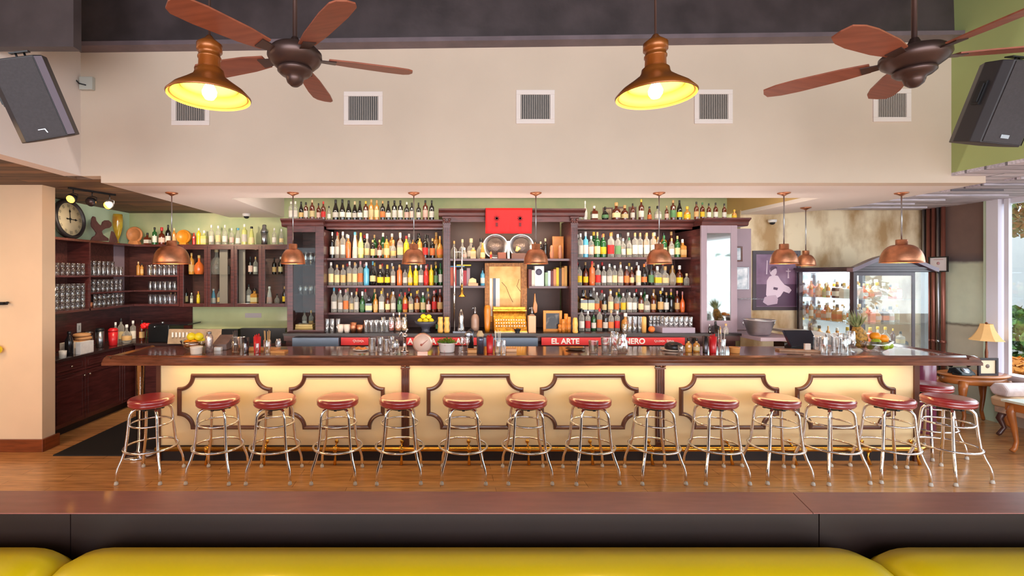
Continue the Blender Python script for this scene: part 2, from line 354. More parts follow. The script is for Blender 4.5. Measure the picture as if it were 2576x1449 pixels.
# left pillar with oak baseboard
st(BX(-9,-4.20,5.03,5.20,0,ZC),'wall_pillar',mat('warm cream pillar',(240,206,170),0.7,var=0.03,scale=2),'warm cream wall pillar at the left edge','wall')
bb=MB(); bb.box(-9,-4.17,5.0,5.03,0,0.13); bb.box(-4.20,-4.17,5.03,5.23,0,0.13); st(bb,'baseboard_left',M_oaktrim,'stained oak baseboard around the cream pillar','baseboard',0.004)
# wall panelling behind the counters (dark wood splash) and pale glass splash
st(BX(XL,XL+0.02,5.36,YB,0.90,1.42),'trim_8',M_wood,'dark wood panel on the left wall above the worktop','panel')
st(BX(XL,-3.82,YB-0.02,YB,0.90,1.42),'trim_7',M_woodh,'dark wood panel on the back wall left of green glass','panel')
gp=setp(BX(-3.79,-2.02,YB-0.03,YB-0.005,1.02,1.42).build('glass_splashback',mat('pale green back-painted glass',(206,212,160),0.15,var=0.12,scale=1.5)),'pale green glass splashback below the glazed wall cabinets','splashback')
BX(-3.0,-2.75,YB-0.036,YB-0.03,1.20,1.27).build('outlet_cover',mat('grey outlet',(190,180,180),0.4),gp)
# outside the window
M_hedge=mat('hedge leaves',(74,112,30),0.7,rgb2=(24,56,12),scale=14,detail=6,bump=1.0,bscale=25)
st(BX(XR+0.3,30,-12,20,-0.3,-0.1),'floor_outside',mat('pavement',(110,108,100),0.8,var=0.1),'pale pavement outside the side window','pavement')
random.seed(11)
def foliage(c, rx, ry, rz, n, leaf, m, name, label, cat):
    mb=MB()
    for i in range(n):
        while True:
            d=Vector((random.uniform(-1,1),random.uniform(-1,1),random.uniform(-1,1)))
            if 0.6<d.length<1: break
        p=Vector((c[0]+d.x*rx,c[1]+d.y*ry,c[2]+d.z*rz)); 
        if p.z<0.02: p.z=0.02
        a=Vector((random.uniform(-1,1),random.uniform(-1,1),random.uniform(-.6,1))).normalized(); b=a.orthogonal().normalized(); q=Matrix.Rotation(random.uniform(0,6.28),3,a)@b
        s=leaf*random.uniform(.6,1.3)
        mb.add([p-q*s*.35,p+a*s*.6,p+q*s*.35,p-a*s*.6],[(0,1,2,3)])
    return setp(mb.build(name,m,fix=False),label,cat)
foliage((10.7,8.75,0.62),1.2,1.1,0.66,2600,0.14,M_hedge,'hedge','clipped green hedge outside the side window','hedge')
foliage((8.8,7.25,0.3),0.45,0.35,0.30,600,0.12,mat('yellow blooms',(186,112,4),0.6),'flower_bed','yellow flowers blooming low outside the window','flowers')
foliage((13.2,10.9,3.5),1.5,1.5,0.8,1500,0.2,mat('autumn leaves',(150,84,30),0.7,rgb2=(66,88,26),scale=5),'tree','tree with orange and green leaves seen high through the window','tree')
foliage((9.8,-2.6,1.5),0.9,4.0,1.2,2200,0.2,M_hedge,'hedge','tall green hedge outside near the side window, toward the street','hedge')
bmo=MB(); bmo.box(16,22,6,30,-0.1,3.2); setp(bmo.build('building',mat('bright white wall',(150,150,150),0.7)),'plain white building beyond the hedge outside','building')
# ---------------- bar counter ----------------
M_top = mat('polished brown bar top', (112,64,44), 0.16, var=0.3, scale=3, stretch=(2,12,12), coat=0.6, detail=6)
M_panel = mat('cream bar panel', (242,216,168), 0.55, var=0.04, scale=1.6, stretch=(1,1,3))
M_mold = mat('brown frame moulding', (92,52,40), 0.3, var=0.2, scale=5, coat=0.3)
M_kick = mat('dark toe kick', (34,26,28), 0.5)
YP=4.766
bar=thing('bar_counter','long cream panelled bar counter with polished dark top','bar counter',(0.9,4.9,0))
t=MB(); t.prism([(-3.17,4.60),(5.02,4.60),(5.02,6.35),(4.36,6.35),(4.36,5.24),(-3.17,5.24)],'z',1.035,1.075); t.build('countertop',M_top,bar)
e=MB()
prof=[(4.50,1.005),(4.50,1.03),(4.515,1.045),(4.515,1.052),(4.54,1.075),(4.575,1.088),(4.60,1.086),(4.615,1.075),(4.615,1.03),(4.56,1.02),(4.56,1.005)]
e.prism(prof,'x',-3.20,5.12)
e.build('front_edge_moulding',M_top,bar)
e=MB(); e.prism([(5.12,1.005),(5.12,1.045),(5.09,1.075),(5.05,1.092),(5.01,1.075),(5.01,1.03),(5.05,1.005)],'y',4.52,6.35); e.build('side_edge_moulding',M_top,bar)
e=MB(); e.prism([(-3.20,1.005),(-3.20,1.045),(-3.185,1.078),(-3.16,1.088),(-3.13,1.075),(-3.13,1.02)],'y',4.52,5.24); e.build('side_edge_moulding',M_top,bar)
xs=[X(405,YP),X(1010,YP),X(1030,YP),X(1648,YP),X(1670,YP),X(2297,YP)]
for a,b in ((0,1),(2,3),(4,5)):
    BX(xs[a],xs[b],YP,YP+0.04,0.155,1.02).build('front_panel',M_panel,bar)
for px0,px1 in ((1010,1030),(1648,1670)):
    x0,x1=X(px0,YP),X(px1,YP); p=MB(); p.box(x0,x1,YP-0.02,YP+0.02,0.15,0.93)
    for k in range(4):
        xx=x0+(x1-x0)*(k+0.5)/4; p.box(xx-0.006,xx+0.006,YP-0.028,YP-0.02,0.2,0.92)
    q=p.build('pilaster',M_mold,bar,bevel=0.003)
    c=MB(); c.box(x0-0.012,x1+0.012,YP-0.04,YP+0.01,0.985,1.01); c.box(x0-0.006,x1+0.006,YP-0.032,YP+0.01,0.925,0.94)
    for k in (0,1): c.ball((x0+0.012+(x1-x0-0.024)*k,YP-0.035,0.965),0.018,10,6)
    c.ball(((x0+x1)/2,YP-0.035,0.955),0.014,10,6); c.build('carved_capital',M_mold,q)
for px0,px1 in ((395,405),(2297,2310)):
    BX(X(px0,YP),X(px1,YP),YP-0.015,YP+0.04,0.0,1.02).build('corner_post',M_mold,bar)
BX(xs[0],xs[5],YP-0.008,YP+0.0,0.145,0.16).build('base_strip',M_kick,bar)
BX(xs[0]-0.03,xs[5]+0.04,YP+0.01,YP+0.04,0,0.145).build('toe_kick',M_kick,bar)
BX(xs[5]+0.01,xs[5]+0.05,YP+0.04,6.3,0,1.02).build('side_panel',M_wood,bar)
BX(xs[0]-0.04,xs[0],YP+0.04,5.2,0,1.02).build('side_panel',M_wood,bar)
b_=MB(); b_.box(xs[0],4.4,5.1,5.14,0.05,1.0); b_.box(4.40,4.44,5.14,6.3,0.05,1.0); b_.build('back_panel',M_wood,bar)
# scooped corner frames
def framemold(px0,px1,py0=940,py1=1080):
    x0,x1=X(px0,YP)+0.02,X(px1,YP)-0.02; z1,z0=Z(py0,YP)-0.02,Z(py1,YP)+0.02; r=0.135; s=0.03
    pts=[]
    def arc(cx,cz,a0,a1):
        for k in range(9):
            a=math.radians(a0+(a1-a0)*k/8); pts.append((cx+r*math.cos(a),cz+r*math.sin(a)))
    # go around clockwise from top-left
    pts.append((x0,z1-r)); arc(x0,z1,-80,-10); pts.append((x0+r,z1)); pts.append((x1-r,z1)); arc(x1,z1,190,260); pts.append((x1,z1-r)); pts.append((x1,z0+r)); arc(x1,z0,100,170); pts.append((x1-r,z0)); pts.append((x0+r,z0)); arc(x0,z0,10,80); pts.append((x0,z0+r))
    m=MB(); P=[Vector((p[0],0,p[1])) for p in pts]; n=len(P)
    prof=[(-0.021,0.0),(-0.017,-0.014),(-0.005,-0.018),(0.003,-0.026),(0.013,-0.024),(0.021,0.0)]
    v=[];f=[]
    for i in range(n):
        t1=(P[i]-P[i-1]).normalized(); t2=(P[(i+1)%n]-P[i]).normalized(); n1=Vector((-t1.z,0,t1.x)); n2=Vector((-t2.z,0,t2.x))
        nn=(n1+n2).normalized(); k=1/max(0.5,nn.dot(n1))
        for (u,d) in prof: q=P[i]+nn*u*k; v.append((q.x,YP+d,q.z))
    c=len(prof)
    for i in range(n):
        j=(i+1)%n
        for k in range(c-1): f.append((i*c+k,i*c+k+1,j*c+k+1,j*c+k))
    m.add(v,f); m.build('panel_frame_moulding',M_mold,bar)
for a,b in ((447,685),(727,968),(1073,1317),(1358,1606),(1708,1958),(2000,2250)): framemold(a,b)
for px in (557,842,1195,1480,1838,2122):
    x=X(px,YP-0.02); h=MB()
    for s in (-1,1): h.tube([(x+s*0.004,YP-0.01,1.0),(x+s*0.012,YP-0.03,0.985),(x+s*0.03,YP-0.035,0.98),(x+s*0.04,YP-0.03,0.99)],0.004,6)
    h.tube([(x,YP,1.0),(x,YP-0.02,0.995),(x,YP-0.025,1.01)],0.005,6); h.build('purse_hook',M_iron,bar)
# light strip under the bar top
M_led=mat('warm light strip',(255,230,180),0.5,emis=(255,205,120),es=5)
ls=thing('light_strip','thin warm light strip hidden under the bar top edge','light',(0.9,4.60,0.98))
for a,b in ((-2.7,-0.2),(1.5,4.6)):
    BX(a,b,4.66,4.68,0.998,1.004).build('light_bar',M_led,ls)
area('bar_strip_light',(0.95,4.645,0.995),(math.radians(-18),0,0),7.2,0.02,17,(1.0,0.70,0.32))
# brass foot rail
RY=4.672
r=MB(); r.tube([(-2.79,RY,0.155),(4.70,RY,0.155),(4.79,RY+.03,0.155),(4.83,4.78,0.155),(4.83,6.2,0.155)],0.022,12); rail=r.build('foot_rail',M_brass,bar)
for px in (520,665,843,1010,1180,1330,1490,1640,1840,2000,2185,2310):
    x=X(px,RY); b=MB(); b.tube([(x,RY,0.14),(x,RY+.01,0.08),(x,RY-.02,0.006)],[0.012,0.01,0.016],8); b.lathe([(0.024,0.13),(0.031,0.155),(0.024,0.18)],(x,RY,0),10); b.tube([(x,RY,0.155),(x,4.76,0.20)],0.008,8); b.ball((x,4.745,0.205),0.02,8,6,1,0.5,1)
    b.build('rail_bracket',M_brass,rail)
# chrome column under the left overhang
cc=thing('support_column','chrome column with round base under the bar left overhang','column',(-3.10,4.93,0))
m=MB(); m.lathe([(0.16,0),(0.17,0.008),(0.16,0.02),(0.07,0.035),(0.045,0.05)],(-3.10,4.93,0),28); m.build('base_plate',M_chrome,cc)
m=MB(); m.lathe([(0.04,0.04),(0.04,0.94),(0.05,0.945),(0.05,1.004)],(-3.10,4.93,0),20); m.build('column_shaft',M_chrome,cc)
# ---------------- floor mat ----------------
m=MB(); m.prism([(-3.98,4.90),(-3.27,4.90),(-2.86,5.22),(-2.86,6.9),(-3.98,6.9)],'z',0.0,0.012); setp(m.build('floor_mat',mat('black rubber mat',(24,22,22),0.7)),'black rubber mat on the floor behind the bar left end','mat')
# ---------------- bar stools ----------------
M_seat=mat('red vinyl', (158,34,42), 0.30, var=0.12, scale=4, coat=0.35)
_b=M_seat.node_tree.nodes['Principled BSDF']; _b.inputs['Coat Weight'].default_value=1.0; _b.inputs['Coat IOR'].default_value=1.75; _b.inputs['Coat Roughness'].default_value=0.22
M_foot=mat('pale rubber foot',(214,206,196),0.5)
def make_stool():
    t=thing('bar_stool','x','bar stool',(0,0,0),group='chrome bar stools with red seats')
    s=MB(); s.lathe([(0.001,0.655),(0.16,0.655),(0.178,0.662),(0.188,0.675),(0.189,0.685),(0.185,0.692),(0.191,0.70),(0.190,0.715),(0.180,0.728),(0.165,0.7335),(0.12,0.736),(0.001,0.737)],(0,0,0),40); s.build('seat',M_seat,t)
    p=MB(); p.lathe([(0.05,0.615),(0.10,0.63),(0.12,0.655)],(0,0,0),20); p.box(-0.115,0.115,-0.012,0.012,0.628,0.648); p.box(-0.012,0.012,-0.115,0.115,0.628,0.648); p.build('swivel_plate',M_black,t)
    for a in (45,135,225,315):
        c,sn=math.cos(math.radians(a)),math.sin(math.radians(a))
        prof=[(0.06,0.640),(0.125,0.638),(0.150,0.628),(0.168,0.605),(0.176,0.57),(0.190,0.42),(0.206,0.29),(0.232,0.21),(0.262,0.14),(0.270,0.11),(0.275,0.012)]
        l=MB(); l.tube([(r*c,r*sn,z) for r,z in prof],0.0132,10); q=l.build('leg',M_chrome,t)
        f=MB(); f.lathe([(0.013,0),(0.018,0.003),(0.018,0.012),(0.0135,0.03)],(0.275*c,0.275*sn,0),10); f.build('foot_cap',M_foot,q)
    m=MB(); m.ring((0,0,0.497),0.170,0.009); m.build('brace_ring',M_chrome,t)
    m=MB(); m.ring((0,0,0.283),0.222,0.0105,40); m.build('foot_ring',M_chrome,t)
    return t
stool=make_stool()
spx=[381,549,692,850,1006,1165,1324,1484,1645,1799,1952,2088,2235,2385]
slab=['leftmost red bar stool, near the chrome column at bar left end','second red bar stool from left, at first panel frame','third red bar stool from left, between first two panel frames','fourth red bar stool from left, before second panel frame','fifth red bar stool from left, before the left pilaster','sixth red bar stool from left, before third panel frame','seventh red bar stool from left, between third and fourth frames','eighth red bar stool from left, before fourth panel frame','ninth red bar stool from left, before the right pilaster','tenth red bar stool from left, before fifth panel frame','eleventh red bar stool from left, between fifth and sixth frames','twelfth red bar stool from left, at sixth panel frame','thirteenth red bar stool from left, at the panels\' right end','rightmost front red bar stool, just beyond the bar panel corner']
for i,px in enumerate(spx):
    o=stool if i==0 else dup(stool)
    o.location=(X(px,4.42),4.42+ (0.0),0); o.rotation_euler.z=math.radians([0,-2,1,0,2,-1,0,3,1,0,-3,4,-8,8][i]); o['label']=slab[i]
o=dup(stool); o.location=(5.09,4.98,0); o.rotation_euler.z=0.1; o['label']='red bar stool on the bar right side, behind rightmost front stool'
# ---------------- booth in the foreground ----------------
M_cap=mat('mauve brown laminate ledge',(146,88,78),0.26,var=0.06,scale=30,stretch=(0.2,1,1),coat=0.2)
M_capd=mat('dark brown ledge face',(26,12,12),0.4,var=0.15,scale=4)
M_lime=mat('lime yellow vinyl',(216,188,0),0.34,var=0.05,scale=2,coat=0.1)
ZB=1.0
bo=thing('booth_partition','mauve brown topped booth partition across the foreground','partition',(0.5,1.85,0))
c=MB(); c.prism([(-2.6,1.732),(1.352,1.732),(1.40,1.90),(-2.6,1.915)],'z',ZB-0.004,ZB); c.build('ledge_top',M_cap,bo,bevel=0.001)
c=MB(); c.prism([(1.354,1.732),(3.2,1.732),(3.2,1.90),(1.402,1.90)],'z',ZB-0.004,ZB); c.build('ledge_top',M_cap,bo,bevel=0.002)
c=MB(); c.box(-2.6,-1.347,1.735,1.90,0.0,ZB-0.0042); c.box(-1.344,1.375,1.735,1.90,0.0,ZB-0.0042); c.box(1.379,3.2,1.735,1.90,0.0,ZB-0.0042); c.build('face_board',M_capd,bo)
def cush(x0,x1,label):
    # ends packed with sections so the corner roll stays round
    m=MB(); prof=[(1.715,0.60),(1.722,0.80),(1.712,0.872),(1.675,0.908),(1.60,0.922),(1.50,0.905),(1.42,0.86),(1.385,0.78),(1.38,0.60)]
    T=[0,0.004,0.012,0.025,0.045,0.07,0.10,0.14]; L=x1-x0
    xsn=[x0+t for t in T]+[x0+0.14+(L-0.28)*k/8 for k in range(1,8)]+[x1-t for t in reversed(T)]
    v=[];f=[];c=len(prof)
    for x in xsn:
        d=min(x-x0,x1-x); k=1.0 if d>=0.14 else math.sqrt(max(0,1-((0.14-d)/0.14)**2))
        for y,z in prof: v.append((x,1.55+(y-1.55)*(0.84+0.16*k),0.60+(z-0.60)*(0.80+0.20*k)))
    for i in range(len(xsn)-1):
        for k in range(c-1): f.append((i*c+k,i*c+k+1,(i+1)*c+k+1,(i+1)*c+k))
    f.append(tuple(range(c))); f.append(tuple((len(xsn)-1)*c+k for k in range(c-1,-1,-1)))
    m.add(v,f,True); o=m.build('booth_cushion',M_lime)
    pm=MB()
    for xe,s in ((x0,1),(x1,-1)):
        pm.tube([(xe+s*0.006,1.55+(y-1.55)*0.85,0.60+(z-0.60)*0.82) for y,z in prof],0.004,6)
    pm.build('piping',M_lime,o)
    return setp(o,label,'cushion','lime yellow booth back cushions')
cush(-1.285,1.50,'long middle lime yellow booth cushion across the foreground')
cush(-3.0,-1.289,'lime yellow booth cushion at the bottom left corner')
cush(1.504,3.4,'lime yellow booth cushion at the bottom right corner')
# ---------------- copper pendants over the bar ----------------
M_shin=mat('copper inside',(226,140,84),0.35,0.9)
M_bulb=mat('lit bulb',(255,220,150),0.3,emis=(255,190,95),es=14)
def pendant(x,y,zr,R,H,label,power=2.2,neck=0.045):
    t=thing('pendant_lamp',label,'pendant lamp',(x,y,zr),group='copper dome pendants over the bar')
    m=MB(); m.lathe([(0.001,ZS),(0.062,ZS),(0.060,ZS-0.01),(0.030,ZS-0.022),(0.012,ZS-0.034),(0.001,ZS-0.036)],(x,y,0),20); m.build('ceiling_canopy',M_copper,t)
    m=MB(); m.tube([(x,y,ZS-0.03),(x,y,zr+H)],0.006,8); m.build('rod',M_steel,t)
    nk=neck; h=H-0.055
    prof=[(0.004,zr+H),(nk*0.93,zr+H),(nk,zr+H-0.006),(nk,zr+h)]
    N=10
    for k in range(1,N+1):
        a=k/N; prof.append((nk+(R-nk)*math.sin(a*PI/2)**(0.95 if R>.15 else 1.05), zr+h*math.cos(a*PI/2)**1.0))
    prof[-1]=(R,zr+0.004); prof.append((R+0.006,zr)); 
    inner=[(r-0.004 if r>0.01 else r, z-0.003) for r,z in prof[3:-1]][::-1]
    m=MB(); m.open_lathe(prof+[(R-0.002,zr)],(x,y,0),36); sh=m.build('lamp_shade',M_copper,t,fix=False)
    m=MB(); m.open_lathe(inner,(x,y,0),36); m.build('shade_lining',M_shin,sh,fix=False)
    m=MB(); m.ball((x,y,zr+h*0.50),0.022,12,8,1,1,1.3); m.lathe([(0.014,zr+h*0.6),(0.014,zr+h)],(x,y,0),10); m.build('bulb',M_bulb,t)
    point('pendant_light',(x,y,zr+h*0.15),power,(1.0,0.66,0.34),0.03)
    return t
YPN=5.13
pendant(X(432,YPN),YPN,1.978,0.182,0.25,'large copper dome pendant, leftmost, before the wall cabinets',3.2,0.05)
for px,l in ((737,'small copper pendant in front of the back bar left tower'),(1041,'small copper pendant before the left bottle bay'),(1348,'small copper pendant beside the hanging red towel'),(1658,'small copper pendant before the right bottle bay'),(1972,'small copper pendant before the framed photograph')):
    pendant(X(px,YPN),YPN,1.978,0.128,0.215,l)
pendant(X(2268,YPN),YPN,1.990,0.182,0.25,'large copper dome pendant, rightmost, before the curio cabinet',3.2,0.05)
pendant(X(2027,6.26),6.26,1.978,0.110,0.20,'smallest copper pendant, farther back beside the curio cabinet',1.5,0.038)
# ---------------- two big lit pendants near the viewer ----------------
M_lshade=mat('orange brown lamp enamel',(150,84,30),0.35,0.5,coat=0.3)
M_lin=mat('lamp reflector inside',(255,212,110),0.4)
M_hot=mat('hot bulb glow',(255,240,200),0.3,emis=(255,224,150),es=30)
def bigpend(px,py,Y,R,label,full):
    x=X(px,Y); z=Z(py,Y)
    t=thing('barn_pendant_lamp',label,'pendant lamp',(x,Y,z),group='lit enamel barn pendants near the ceiling')
    m=MB(); m.tube([(x,Y,z+0.30),(x,Y,ZH)],0.006,8); m.build('rod',M_iron,t)
    prof=[(R,z),(R+0.003,z+0.006),(R*0.86,z+0.038),(R*0.62,z+0.070),(R*0.40,z+0.102),(R*0.36,z+0.118),(R*0.345,z+0.135),(R*0.30,z+0.142),(R*0.27,z+0.146)]
    m=MB(); m.open_lathe(prof,(x,Y,0),48); sh=m.build('lamp_shade',M_lshade,t,fix=False)
    inn=[(R-0.001,z-0.002),(R*0.93,z+0.010),(R*0.91,z+0.008),(R*0.86,z+0.030),(R*0.70,z+0.052),(R*0.68,z+0.048),(R*0.60,z+0.064),(R*0.38,z+0.094),(0.03,z+0.11),(0.001,z+0.11)]
    m=MB(); m.open_lathe(inn,(x,Y,0),48); m.build('reflector_lining',M_lin,sh,fix=False)
    m=MB(); m.lathe([(R*0.27,z+0.14),(R*0.26,z+0.19),(R*0.285,z+0.192),(R*0.285,z+0.20),(R*0.26,z+0.205),(R*0.26,z+0.225),(R*0.31,z+0.228),(R*0.31,z+0.262),(R*0.22,z+0.275),(R*0.12,z+0.29),(0.012,z+0.305),(0.001,z+0.306)],(x,Y,0),24); m.build('socket_housing',M_lshade,t)
    m=MB(); m.lathe([(0.001,z-0.012),(0.02,z-0.006),(0.032,z+0.012),(0.034,z+0.03),(0.026,z+0.05),(0.015,z+0.07),(0.015,z+0.10)],(x,Y,0),18); m.build('bulb',M_hot,t)
    point('barn_pendant_light',(x,Y,z+0.005),7.5,(1.0,0.66,0.32),0.05)
bigpend(527,246,2.35,0.190,'left lit barn pendant hanging before the cream wall',1)
bigpend(1649,243,2.35,0.186,'right lit barn pendant hanging before the cream wall',1)
# ---------------- ceiling fans ----------------
M_blade=mat('reddish wood fan blade',(150,84,62),0.4,var=0.15,scale=4,stretch=(1,8,1))
def fan(px,Y,zc,angs,label,hr=0.145,R=0.66):
    x=X(px,Y); t=thing('ceiling_fan',label,'ceiling fan',(x,Y,zc),group='ceiling fans')
    m=MB(); m.tube([(x,Y,zc+0.06),(x,Y,ZH)],0.013,10); m.build('down_rod',M_iron,t)
    m=MB(); m.lathe([(0.018,zc+0.115),(0.03,zc+0.085),(0.075,zc+0.07),(0.12,zc+0.052),(hr-0.002,zc+0.028),(hr,zc+0.005),(hr-0.012,zc-0.018),(0.11,zc-0.040),(0.085,zc-0.055)],(x,Y,0),40); m.build('motor_housing',M_iron,t)
    m=MB(); m.lathe([(0.085,zc-0.055),(0.092,zc-0.060),(0.092,zc-0.072),(0.075,zc-0.088),(0.050,zc-0.098),(0.046,zc-0.115),(0.040,zc-0.132),(0.024,zc-0.146),(0.018,zc-0.150),(0.001,zc-0.152)],(x,Y,0),32); m.build('switch_cup',M_iron,t)
    for a in angs:
        r=math.radians(a); c,s=math.cos(r),math.sin(r); pitch=0.2
        def pt(u,v,dz=0): return (x+u*c-v*s, Y+u*s+v*c, zc+0.0+dz+v*pitch)
        m=MB(); m.add([pt(0.10,-0.02),pt(0.10,0.02),pt(0.22,0.035),pt(0.22,-0.035),pt(0.10,-0.02,0.006),pt(0.10,0.02,0.006),pt(0.22,0.035,0.006),pt(0.22,-0.035,0.006)],[(0,1,2,3),(4,5,6,7),(0,1,5,4),(1,2,6,5),(2,3,7,6),(3,0,4,7)])
        br=m.build('blade_bracket',M_iron,t)
        out=[(0.18,-0.045),(0.30,-0.062),(0.52,-0.072),(0.62,-0.066),(R-0.01,-0.045),(R,0),(R-0.01,0.045),(0.62,0.066),(0.52,0.072),(0.30,0.062),(0.18,0.045)]
        n=len(out); v=[pt(u,q,0.006) for u,q in out]+[pt(u,q,0.014) for u,q in out]
        f=[tuple(range(n)),tuple(range(2*n-1,n-1,-1))]+[(i,(i+1)%n,(i+1)%n+n,i+n) for i in range(n)]
        m=MB(); m.add(v,f); m.build('blade',M_blade,t)
    return t
fan(742,2.6,Z(148,2.6)-0.0,(18,90,162,234,306),'left ceiling fan with bronze hub beside lit pendant')
fan(2300,2.6,Z(150,2.6),(60,132,204,276,348),'right ceiling fan with reddish blades beside the right speaker',0.15,0.70)
# ---------------- loudspeakers ----------------
M_spk=mat('dark grey speaker grille',(58,52,56),0.6,var=0.1,scale=60,bump=0.15,bscale=300)
M_spk2=mat('dark grey speaker shell',(50,46,50),0.45)
M_spkl=mat('lavender grey bevel',(140,130,145),0.4)
def speaker(loc, rot, label, logo, light):
    t=thing('loudspeaker',label,'loudspeaker',(0,0,0),group='wall mounted loudspeakers')
    H=0.31; poly=[(-0.145,-0.15),(0.145,-0.15),(0.19,-0.10),(0.19,0.04),(0.12,0.16),(-0.12,0.16),(-0.19,0.04),(-0.19,-0.10)]
    m=MB(); m.prism(poly,'z',-H,H); m.build('cabinet',M_spk2,t,bevel=0.006)
    m=MB(); m.box(-0.140,0.140,-0.158,-0.15,-H+0.012,H-0.012); m.build('grille',M_spk,t)
    s=1
    m=MB(); m.prism([(0.148,-0.152),(0.188,-0.108),(0.192,-0.112),(0.150,-0.158)],'z',-H+0.01,H-0.01); m.build('edge_bevel',M_spkl if light else M_spk2,t)
    m=MB()
    if logo=='angle':
        m.box(-0.03,0.015,-0.164,-0.158,-0.235,-0.229); m.add([(0.012,-0.164,-0.229),(0.020,-0.164,-0.229),(0.030,-0.164,-0.262),(0.022,-0.164,-0.262)],[(0,1,2,3)])
    else: m.box(-0.03,0.03,-0.163,-0.158,-0.262,-0.235)
    m.build('badge',M_steel,t)
    m=MB(); m.box(-.205,-.19,-.06,.0,-.02,.16); m.box(-.215,-.205,-.05,-.01,.0,.14); m.build('side_handle',M_black,t)
    m=MB(); m.tube([(0.0,0.02,H),(0.0,0.02,H+0.05)],0.008,6); m.tube([(0.05,0.04,H),(0.05,0.05,H+0.05)],0.008,6); m.box(-0.04,0.09,0.0,0.07,H+0.05,H+0.06)
    m.build('mounting_bracket',M_black,t)
    t.location=loc; t.rotation_euler=rot; t.scale=(.84,.84,.84); return t
speaker((-2.80,3.3,3.07),(math.radians(16),math.radians(-17),math.radians(20)),'dark loudspeaker at upper left on the white side wall','angle',True)
speaker((3.80,3.25,3.02),(math.radians(16),math.radians(8),math.radians(-4)),'dark loudspeaker at upper right on the green side wall','plate',False)
# ---------------- air vents, junction box, cameras ----------------
M_vslat=mat('vent slat',(190,178,170),0.5)
def vent(px0,px1,py0,py1,label):
    x0,x1=X(px0,YF),X(px1,YF); z1,z0=Z(py0,YF),Z(py1,YF)
    t=thing('air_vent',label,'air vent',((x0+x1)/2,YF,z0),group='square air vents on the cream wall')
    m=MB(); w=0.045
    m.box(x0,x1,YF-0.012,YF,z0,z0+w); m.box(x0,x1,YF-0.012,YF,z1-w,z1); m.box(x0,x0+w,YF-0.012,YF,z0+w,z1-w); m.box(x1-w,x1,YF-0.012,YF,z0+w,z1-w); m.build('vent_frame',M_soffit,t,bevel=0.003)
    BX(x0+w,x1-w,YF-0.002,YF-0.0005,z0+w,z1-w).build('vent_backing',M_black,t)
    m=MB(); n=16
    for k in range(n):
        xx=x0+w+(x1-x0-2*w)*(k+0.5)/n; m.box(xx-0.0035,xx+0.0035,YF-0.010,YF-0.003,z0+w,z1-w)
    m.build('louvre_slats',M_vslat,t)
for a,b,c,d,l in ((432,528,232,316,'air vent behind the left lit barn pendant'),(865,963,231,315,'air vent right of the left ceiling fan'),(1298,1395,227,312,'air vent left of the right lit barn pendant'),(1746,1842,226,312,'air vent just right of the right barn pendant'),(2195,2290,224,307,'air vent below the right ceiling fan')):
    vent(a,b,c,d,l)
jb=setp(BX(X(207,YF),X(240,YF),YF-0.045,YF,Z(229,YF),Z(197,YF)).build('junction_box',mat('grey box',(190,192,186),0.5),bevel=0.006),'grey electrical box on the cream wall beside left speaker','electrical box')
m=MB(); m.tube([(X(200,YF),YF-0.05,Z(205,YF)),(X(205,YF)+0.02,YF-0.06,Z(216,YF)),(X(215,YF)+0.04,YF-0.047,Z(219,YF))],0.006,6); m.build('cable',M_black,jb)
def domecam(x,y,z,label):
    t=thing('security_camera',label,'security camera',(x,y,z),group='white dome security cameras')
    m=MB(); m.lathe([(0.055,z),(0.055,z-0.03),(0.045,z-0.04)],(x,y,0),18); m.build('camera_housing',M_white,t)
    m=MB(); m.lathe([(0.038,z-0.038),(0.034,z-0.058),(0.018,z-0.070),(0.001,z-0.073)],(x,y,0),16); m.build('lens_dome',M_black,t)
domecam(X(620,6.9),6.9,ZS,'white dome camera under soffit above wall cabinets')
domecam(X(1938,7.0)-0.02,6.93,2.66,'white camera on the concrete wall above framed photograph')
# ---------------- bottles ----------------
GLS={'c':((214,206,192),'clear'),'k':((26,20,18),'dark'),'a':((96,38,18),'amber'),'g':((38,92,44),'green'),'o':((236,110,50),'orange'),'y':((240,196,40),'yellow'),'r':((206,48,40),'red'),'b':((90,170,200),'blue'),'w':((224,216,204),'white'),'l':((206,206,120),'pale green'),'t':((206,140,60),'golden')}
LBC={'W':((222,212,198),'white'),'C':((224,200,146),'cream'),'Y':((240,196,40),'yellow'),'R':((206,40,36),'red'),'G':((96,140,90),'green'),'B':((60,110,170),'blue'),'O':((230,120,60),'orange'),'T':((214,170,110),'tan'),'P':((230,186,170),'pink'),'K':((30,26,28),'black'),'N':(None,'no')}
CPC={'w':((240,236,230),'white'),'k':((24,20,20),'black'),'r':((200,36,34),'red'),'t':((206,160,100),'tan'),'y':((236,190,60),'yellow'),'g':((50,120,70),'green'),'b':((80,160,190),'blue'),'p':((214,150,150),'pink'),'o':((236,130,50),'orange'),'c':((224,196,150),'cork')}
